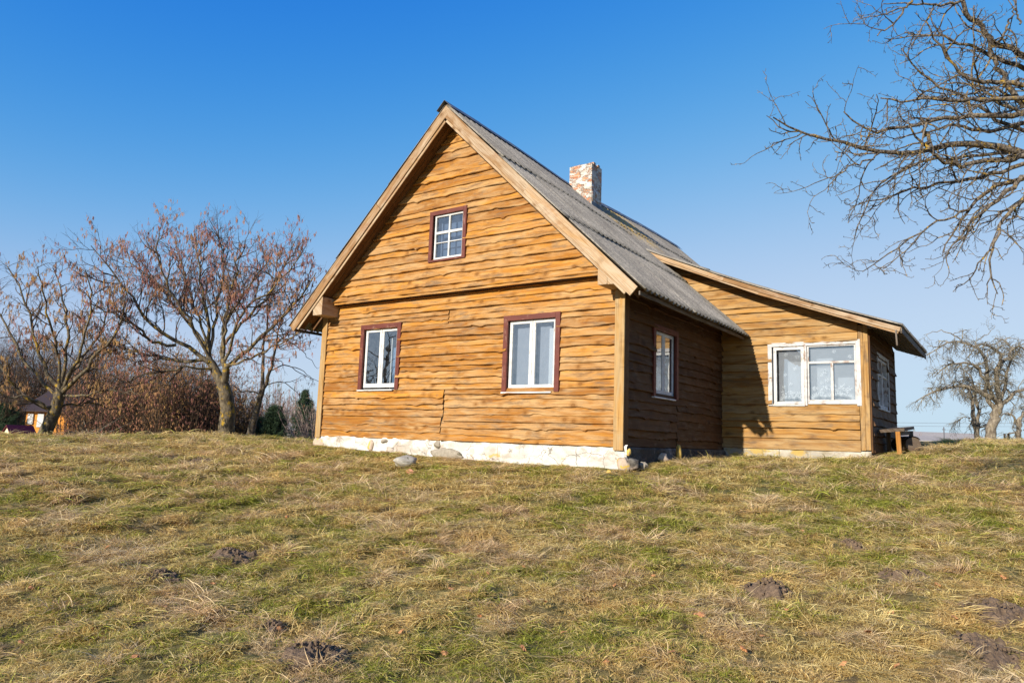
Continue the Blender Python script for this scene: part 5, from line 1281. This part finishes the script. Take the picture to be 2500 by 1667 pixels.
# power pole and line
pb = P(2304, 1085, 62); ph_ = P(2304, 1042, 62); pl_ = empty('power_pole', (pb[0], pb[1], pb[2]-2), 'thin power pole above the far roofs', 'power pole')
V, Q, B = tubes([(smooth_path([np.array([ph_[0], ph_[1], pb[2]-2]), ph_], 4), np.array([.07, .07, .06, .05]))], 6); mk('pole', V, [Q], M['wire'], pl_, bd=B)
mb = MB(); mb.prism(ph_+uu*.14-np.array([0, 0, .22]), ph_-uu*.14-np.array([0, 0, .22]), .06, .06); mb.build('crossarm', M['wire'], pl_)
for k, (ya, yb_) in enumerate(((1039, 1040.5), (1031, 1033))):
    a_ = P(2150, ya, 62); b_ = P(2560, yb_, 62); m__ = (a_+b_)/2 - np.array([0, 0, .05])
    V, Q, B = tubes([(smooth_path([a_, m__, b_], 16), np.full(16, .010))], 4); w_ = mk('power_line', V, [Q], M['wire'], bd=B)
    tag(w_, ('lower power line running over the pole top', 'upper faint power line across the right sky')[k], 'power line')
for k, (px, t_) in enumerate(((2453, 'left'), (2463, 'right'))):
    b0 = P(px, 1082, 28); mb = MB(); mb.prism((b0[0], b0[1], gz1(b0[0], b0[1])-.2), (b0[0]+.01, b0[1], P(px, 1058, 28)[2]), .07, .07, (0, 1, 0)); o = mb.build('fence_post', M['oldwood'])
    tag(o, 'pale wooden fence post on the right skyline, %s of the pair' % t_, 'fence post', 'fence posts on the skyline')

# ------------------------------------------------------------------ bench and log
be = empty('bench', (10.6, 5.8, gz1(10.6, 5.8)), 'rough wooden bench table with orange leg against the porch end wall', 'bench')
mb = MB(); mb.prism((10.60, 5.40, .555), (10.66, 6.5, .63), .46, .06, (-.10, -.16, 1), bd=(.1, .2, .5), jit=.002); mb.build('top', M['oldwood'], be)
gzb = gz1(10.8, 5.6)-.05
mb = MB(); mb.prism((10.73, 5.42, gzb), (10.71, 5.42, .535), .085, .07, (0, 1, 0)); mb.build('leg', M['benchwood'], be)
mb = MB(); mb.prism((10.84, 6.35, gzb), (10.84, 6.35, .58), .08, .08, (0, 1, 0)); mb.build('leg', M['oldwood'], be)
mb = MB(); mb.prism((10.43, 6.3, gzb), (10.43, 6.3, .56), .08, .08, (0, 1, 0)); mb.build('leg', M['oldwood'], be)
mb = MB(); mb.prism((10.74, 5.46, .50), (10.83, 6.35, .54), .03, .08, (0, 0, 1)); mb.build('rail', M['oldwood'], be)
# cut log lying behind the bench with a metal sheet over it
lc = np.array([10.90, 6.10, gz1(10.90, 6.10)+.155]); T_ = [(smooth_path([lc, lc+np.array([-.35, .65, .0])], 6), np.array([.15, .155, .16, .16, .155, .15]))]
V, Q, B = tubes(T_, 18); n0 = len(V); V = np.vstack([V, [lc]]); lg = mk('log', V, [Q, np.array([(n0, i, (i+1) % 18) for i in range(18)])], M['oldwood'], smooth=False, bd=np.vstack([B, B[:1]])); tag(lg, 'cut log lying behind the orange bench leg', 'log')
mb = MB(); V = [];
for i in range(9):
    a = math.radians(35+i*14); V += [lc+np.array([math.cos(a)*.168, -.02, math.sin(a)*.168]), lc+np.array([math.cos(a)*.168-.3, .6, math.sin(a)*.172])]
mb.add(V + [np.array(v)+np.array([0, 0, .006]) for v in V], Q=[(2*i, 2*i+1, 2*i+3, 2*i+2) for i in range(8)] + [(18+2*i, 18+2*i+1, 18+2*i+3, 18+2*i+2) for i in range(8)])
o = mb.build('metal_sheet', M['ridge']); tag(o, 'bent grey metal sheet laid over the cut log', 'metal sheet')

# ------------------------------------------------------------------ stones, brush, molehills, leaves
def grock(nm, label, px, py, size, mt_, seed, rot=0, up=.3, grp=None):
    q = hit(px, py); o = rock(nm, (q[0], q[1], q[2]+size[2]*up), size, mt_, seed, rot=rot); tag(o, label, 'stone' if nm != 'brick' else 'brick', grp); return o
grock('stone', 'long grey boulder lying on the lawn before the gable wall', 988, 1148, (.24, .13, .125), M['stone_lawn'], 11, rot=.9, up=1.0)
grock('brick', 'orange brick fragment under the grey boulder', 1003, 1157, (.085, .06, .06), M['brickbit'], 12, up=.3)
for k, (px, py, s_, mt_, nm) in enumerate([(1530, 1136, (.12, .10, .13), 'stone_pink', 'lichen spotted stone at the foot of the corner post'), (1552, 1139, (.12, .10, .12), 'tar', 'dark stone outermost in the corner heap'),
                                   (1541, 1110, (.05, .05, .08), 'stone_yellow', 'small upright yellow stone on the dark corner footing'), (1566, 1132, (.07, .06, .07), 'stone', 'small grey stone right of the corner heap'), (1618, 1127, (.115, .09, .10), 'stone_pink', 'round pinkish stone against the dark side footing'),
                                   (1657, 1122, (.085, .06, .19), 'stone_yellow', 'upright yellow stone leaning on the side wall footing'), (1487, 1155, (.05, .04, .035), 'stone_yellow', 'little yellow stone in the grass below the corner')]):
    if nm.startswith('small upright'):
        o = rock('stone', (7.50, -.03, -.02), (.035, .035, .065), M[mt_], 20+k); tag(o, nm, 'stone'); continue
    ex = {0: (7.47, -.14, -.22), 1: (7.60, -.06, -.22), 3: (7.68, .12, -.24)}.get(k)
    if ex: tag(rock('stone', ex, s_, M[mt_], 20+k, rot=k, rough=.3), nm, 'stone'); continue
    grock('stone', nm, px, py, s_, M[mt_], 20+k, rot=k, up=.5)
# brush pile at the foot of the leaning hazel
r = np.random.RandomState(71); ch = []
for k in range(70):
    px = r.uniform(140, 250); b0 = P(px, 1068, r.uniform(17.3, 18.6)); b0[2] = gz1(b0[0], b0[1])+r.uniform(0, .1); d = unit(np.array([r.normal(0, 1)+.5*CR[0], r.normal(0, 1)+.5*CR[1], abs(r.normal(.1, .35))])); l = r.uniform(.4, 1.3)
    ch.append((smooth_path([b0, b0+d*l*.5+r.normal(0, .05, 3), b0+d*l+np.array([0, 0, r.uniform(-.05, .1)])], 7, .012, r), np.linspace(r.uniform(.008, .02), .004, 7)))
V, Q, B = tubes(ch, 4); o = mk('brush_pile', V, [Q], M['twig_grey'], bd=B); tag(o, 'tangled pile of cut branches beside the leaning hazel trunk', 'brush pile')

f_m1 = sinfield(91, .05, .22, 22); f_m2 = sinfield(92, .02, .06, 18)
MOLES = []
def mole(px, py, rx, ry, h_, label, seed):
    q = hit(px, py); MOLES.append((q[0], q[1], max(rx, ry))); n = 44; u = np.linspace(-1.25, 1.25, n); UX, UY = np.meshgrid(u, u)
    ang = seed*.7; X = q[0] + UX*rx*math.cos(ang) - UY*ry*math.sin(ang); Y = q[1] + UX*rx*math.sin(ang) + UY*ry*math.cos(ang)
    rr_ = np.sqrt(UX**2+UY**2) + .10*f_m1(X, Y); dome = np.clip(1-rr_**2, -.4, 1)
    Z = gz(X.ravel(), Y.ravel()).reshape(X.shape) + .75*h_*dome + np.where(dome > -.1, .009*f_m1(X*1.3, Y*1.3)+.004*f_m2(X, Y), 0) - .0
    idx = np.arange(n*n).reshape(n, n); qd = np.stack([idx[:-1, :-1].ravel(), idx[:-1, 1:].ravel(), idx[1:, 1:].ravel(), idx[1:, :-1].ravel()], 1)
    keep = (dome.ravel()[qd] > -.35).all(1); V = np.stack([X, Y, Z], -1).reshape(-1, 3); Qs = [qd[keep]]; n0 = len(V); Vx = [V]; r = np.random.RandomState(seed)
    for k in range(46):      # loose clods
        a = r.uniform(0, 6.28); t = r.uniform(.1, 1.15); cx_ = q[0]+math.cos(a)*t*rx; cy_ = q[1]+math.sin(a)*t*ry; s_ = r.uniform(.004, .012); cz_ = gz1(cx_, cy_)+h_*max(0, 1-t*t)+s_*.5
        c8 = np.array([(i, j, l) for i in (-1, 1) for j in (-1, 1) for l in (-1, 1)], float)*s_*r.uniform(.6, 1.2, (8, 3)); Vx.append(c8+[cx_, cy_, cz_])
        Qs.append(np.array([(0, 1, 3, 2), (4, 6, 7, 5), (0, 4, 5, 1), (2, 3, 7, 6), (0, 2, 6, 4), (1, 5, 7, 3)])+n0); n0 += 8
    o = mk('molehill', np.concatenate(Vx), [np.concatenate(Qs)], M['soil'], smooth=False); tag(o, label, 'molehill')
mole(568, 1368, .22, .16, .08, 'dark round molehill left of centre on the lawn', 1)
mole(775, 1606, .24, .15, .07, 'broad dark molehill near the bottom edge, left half', 2)
mole(672, 1543, .10, .07, .05, 'small molehill beside the orange leaf, above the broad bottom one', 3)
mole(1873, 1448, .22, .14, .085, 'rounded brown molehill in the right half of the lawn', 4)
mole(2210, 1412, .24, .12, .04, 'flattened molehill upper right of the rounded brown one', 5)
mole(2440, 1496, .30, .17, .045, 'low wide molehill at the right edge', 6)
mole(2415, 1590, .34, .17, .05, 'largest bare soil patch in the lower right corner', 7)
mole(2085, 1336, .16, .10, .045, 'small dark molehill in the pale grass below the porch', 8)
mole(1165, 1160, .34, .16, .03, 'low dark soil patch just below the whitewashed footing', 9)
mole(400, 1412, .16, .10, .03, 'faint dark soil patch left of the dark round molehill', 10)
mole(492, 1125, .28, .18, .03, 'brown soil patch on the upper left lawn', 12)

# fallen leaves near the viewpoint
r = np.random.RandomState(81)
def leafmesh(name):
    out = [(0, -.5), (.12, -.36), (.30, -.30), (.20, -.12), (.40, .02), (.24, .14), (.28, .34), (.10, .36), (0, .55), (-.10, .36), (-.28, .34), (-.24, .14), (-.40, .02), (-.20, -.12), (-.30, -.30), (-.12, -.36)]
    V = [(0, 0, .10)] + [(x, y, .06*math.sin(5*x+4*y)+.22*x*x*(1 if y > 0 else 1.6)) for x, y in out]; n = len(out)
    me = bpy.data.meshes.new(name); me.from_pydata(V, [], [(0, 1+i, 1+(i+1) % n) for i in range(n)]); a = me.color_attributes.new('bd', 'FLOAT_COLOR', 'POINT')
    for i in range(len(V)): a.data[i].color = (.5+.5*math.sin(i), .5, .5, 1)
    me.materials.append(M['leaf']); return me
lm = leafmesh('fallen_leaf')
spots = [(453, 1343), (527, 1382), (683, 1548), (514, 1526), (230, 1550), (50, 1582), (900, 1402), (1010, 1345), (520, 1440), (1170, 1520), (1278, 1398), (1455, 1405), (1275, 1600), (1500, 1440), (1595, 1415), (1860, 1570), (1640, 1605), (2330, 1520), (2362, 1513), (2175, 1512), (2290, 1440), (1960, 1305), (2060, 1640),
         (1700, 1510), (318, 1395), (262, 1345), (75, 1447), (140, 1290), (985, 1360), (1190, 1410), (1376, 1560), (1290, 1480), (1480, 1630), (1815, 1600), (2120, 1555), (2190, 1640), (2450, 1420), (865, 1285), (700, 1270), (980, 1555), (1100, 1450), (1330, 1480), (1712, 1515), (400, 1500), (330, 1620), (1085, 1610), (1920, 1500), (2470, 1300), (1600, 1300), (1420, 1290)]
for k, (px, py) in enumerate(spots):
    q = hit(px, py); o = bpy.data.objects.new('fallen_leaf', lm); COL.objects.link(o); s_ = r.uniform(.045, .085); o.scale = (s_, s_*r.uniform(.6, 1.0), s_*r.uniform(1., 3.))
    o.location = (q[0], q[1], q[2]+.035); o.rotation_euler = (r.uniform(-.5, .7), r.uniform(-.5, .5), r.uniform(0, 6.28)); tag(o, 'dry orange brown leaf fallen on the grass', 'leaf', 'fallen leaves on the lawn')
#@@GRASS
# ------------------------------------------------------------------ grass
GC = bpy.data.collections.new('grass_tufts')
def tuft(name, mt_, nb, rad, Lm, Ls, flatness, width, seed, comb=0., seg=4):
    """a clump of curved tapering blades; flatness 0 upright .. 1 lying"""
    r = np.random.RandomState(seed); Vs = []; Qs = []; Bs = []; n0 = 0
    for k in range(nb):
        a = r.uniform(0, 6.28); rr_ = rad*math.sqrt(r.rand()); p = np.array([math.cos(a)*rr_, math.sin(a)*rr_, -.01])
        az = r.uniform(0, 6.28) if r.rand() > comb else r.normal(0, .5)
        l = max(.02, r.normal(Lm, Ls)); el = math.radians(90*(1-flatness)) * r.uniform(.55, 1.25); w_ = width*r.uniform(.6, 1.3)
        dirh = np.array([math.cos(az), math.sin(az), 0]); sdv = np.array([-dirh[1], dirh[0], 0]); sdv = unit(sdv + np.array([0, 0, r.normal(0, .4)])); tint = r.rand(3)
        curv = r.uniform(.2, 1.3)*(.5+flatness)*1.1; twist = r.normal(0, .5); lift = r.uniform(0, .035)*flatness
        p = p + np.array([0, 0, lift]); pts = [p]; e_ = el; aa = az
        for s_ in range(seg):
            d = np.array([math.cos(aa)*math.cos(e_), math.sin(aa)*math.cos(e_), math.sin(e_)]); p = p + d*l/seg; pts.append(p); e_ -= curv/seg; aa += twist/seg
            if p[2] < .0: e_ = max(e_, .15)
        for s_, q in enumerate(pts):
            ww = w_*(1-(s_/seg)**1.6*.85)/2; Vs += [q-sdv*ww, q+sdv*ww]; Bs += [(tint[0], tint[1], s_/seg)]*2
        for s_ in range(seg): o_ = n0+2*s_; Qs.append((o_, o_+1, o_+3, o_+2))
        n0 += 2*(seg+1)
    o = mk(name, np.array(Vs), [np.array(Qs)], mt_, bd=np.array(Bs), link=False); GC.objects.link(o); return o
# 0-2 short green, 3-6 matted straw, 7-8 upright dry tussock, 9 long loose straw
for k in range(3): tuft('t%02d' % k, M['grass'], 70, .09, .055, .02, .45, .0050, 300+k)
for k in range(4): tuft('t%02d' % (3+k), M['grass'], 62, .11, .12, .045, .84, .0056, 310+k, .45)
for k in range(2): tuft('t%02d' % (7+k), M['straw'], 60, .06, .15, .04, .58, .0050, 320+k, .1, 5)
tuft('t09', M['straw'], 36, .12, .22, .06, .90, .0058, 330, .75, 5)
r = np.random.RandomState(400)
fh = np.array([CF[0], CF[1]]); fh /= np.linalg.norm(fh); rh = np.array([CR[0], CR[1]]); rh /= np.linalg.norm(rh)
fT = sinfield(401, .5, 2.2, 12); fO = sinfield(402, .6, 3.0, 8); fL = sinfield(403, .25, .9, 12)
Xs = []; S = []; I = []; Ro = []
for (d0, d1, dens, sc) in ((3.2, 5, 400, .58), (5, 7, 300, .70), (7, 9.5, 200, .86), (9.5, 13, 105, 1.1), (13, 20, 70, 1.25), (20, 29, 26, 1.5)):
    A0 = .5*(d1*d1-d0*d0)*1.75; n = int(A0*dens); d = np.sqrt(r.uniform(d0*d0, d1*d1, n)); s = r.uniform(-.875, .875, n)*d
    x = CAM[0] + fh[0]*d + rh[0]*s; y = CAM[1] + fh[1]*d + rh[1]*s
    ok = ~(((x > -.03) & (x < 7.36) & (y > -.03) & (y < 10.9)) | ((x > 7.2) & (x < 10.32) & (y > 4.88) & (y < 8.5)))
    for (mx_, my_, mr_) in MOLES: ok &= ((x-mx_)**2+(y-my_)**2) > (mr_*(.82+.25*np.sin(np.arctan2(y-my_, x-mx_)*3)))**2*r.uniform(.25, 1.25, n)
    x, y = x[ok], y[ok]; n = len(x); z = gz(x, y)
    t = fT(x, y); u = r.rand(n); idx = np.where(u < .36, r.randint(0, 3, n), np.where(u < .93, r.randint(3, 7, n), np.where(u < .965, r.randint(7, 9, n), 9)))
    tus = (t > .95) & (r.rand(n) < .70); idx = np.where(tus, r.choice([7, 8, 9, 9], n), idx)
    sz = sc*r.uniform(.7, 1.3, n); sz = np.where(idx >= 7, sz*r.uniform(.7, 1.15, n), sz)
    sz = sz*np.clip(1+.28*fL(x, y), .55, 1.5); near = (((x > -.6) & (x < 8.0) & (y > -.7)) | ((x > 7.2) & (x < 11) & (y > 4.3))); sz = np.where(near, np.minimum(sz*.6, .85), sz)
    az = np.where(idx >= 3, fO(x, y)*1.6 + r.normal(0, .7, n), r.uniform(0, 6.28, n))
    Xs.append(np.stack([x, y, z], 1)); S.append(sz); I.append(idx); Ro.append(np.stack([r.normal(0, .13, n), r.normal(0, .13, n), az], 1))
Xs = np.concatenate(Xs).astype(np.float32); S = np.concatenate(S).astype(np.float32); I = np.concatenate(I).astype(np.int32); Ro = np.concatenate(Ro).astype(np.float32)
print('tufts', len(Xs))
me = bpy.data.meshes.new('grass'); me.vertices.add(len(Xs)); me.vertices.foreach_set('co', Xs.ravel())
a = me.attributes.new('sz', 'FLOAT', 'POINT'); a.data.foreach_set('value', S)
a = me.attributes.new('ix', 'INT', 'POINT'); a.data.foreach_set('value', I)
a = me.attributes.new('rt', 'FLOAT_VECTOR', 'POINT'); a.data.foreach_set('vector', Ro.ravel())
me.materials.append(M['grass'])
go = bpy.data.objects.new('grass', me); COL.objects.link(go); tag(go, 'matted winter lawn of straw coloured and green grass', 'grass', kind='stuff')
ng = bpy.data.node_groups.new('scatter', 'GeometryNodeTree'); ng.interface.new_socket('Geometry', in_out='INPUT', socket_type='NodeSocketGeometry'); ng.interface.new_socket('Geometry', in_out='OUTPUT', socket_type='NodeSocketGeometry')
gi = ng.nodes.new('NodeGroupInput'); gout = ng.nodes.new('NodeGroupOutput'); iop = ng.nodes.new('GeometryNodeInstanceOnPoints'); ci = ng.nodes.new('GeometryNodeCollectionInfo')
ci.inputs['Collection'].default_value = GC; ci.inputs['Separate Children'].default_value = True; ci.inputs['Reset Children'].default_value = True
def na(nm, ty):
    n = ng.nodes.new('GeometryNodeInputNamedAttribute'); n.data_type = ty; n.inputs['Name'].default_value = nm; return n.outputs['Attribute']
ng.links.new(gi.outputs[0], iop.inputs['Points']); ng.links.new(ci.outputs[0], iop.inputs['Instance']); iop.inputs['Pick Instance'].default_value = True
ng.links.new(na('ix', 'INT'), iop.inputs['Instance Index']); ng.links.new(na('sz', 'FLOAT'), iop.inputs['Scale'])
er = ng.nodes.new('FunctionNodeEulerToRotation'); ng.links.new(na('rt', 'FLOAT_VECTOR'), er.inputs[0]); ng.links.new(er.outputs[0], iop.inputs['Rotation'])
ng.links.new(iop.outputs[0], gout.inputs[0]); md = go.modifiers.new('scatter', 'NODES'); md.node_group = ng
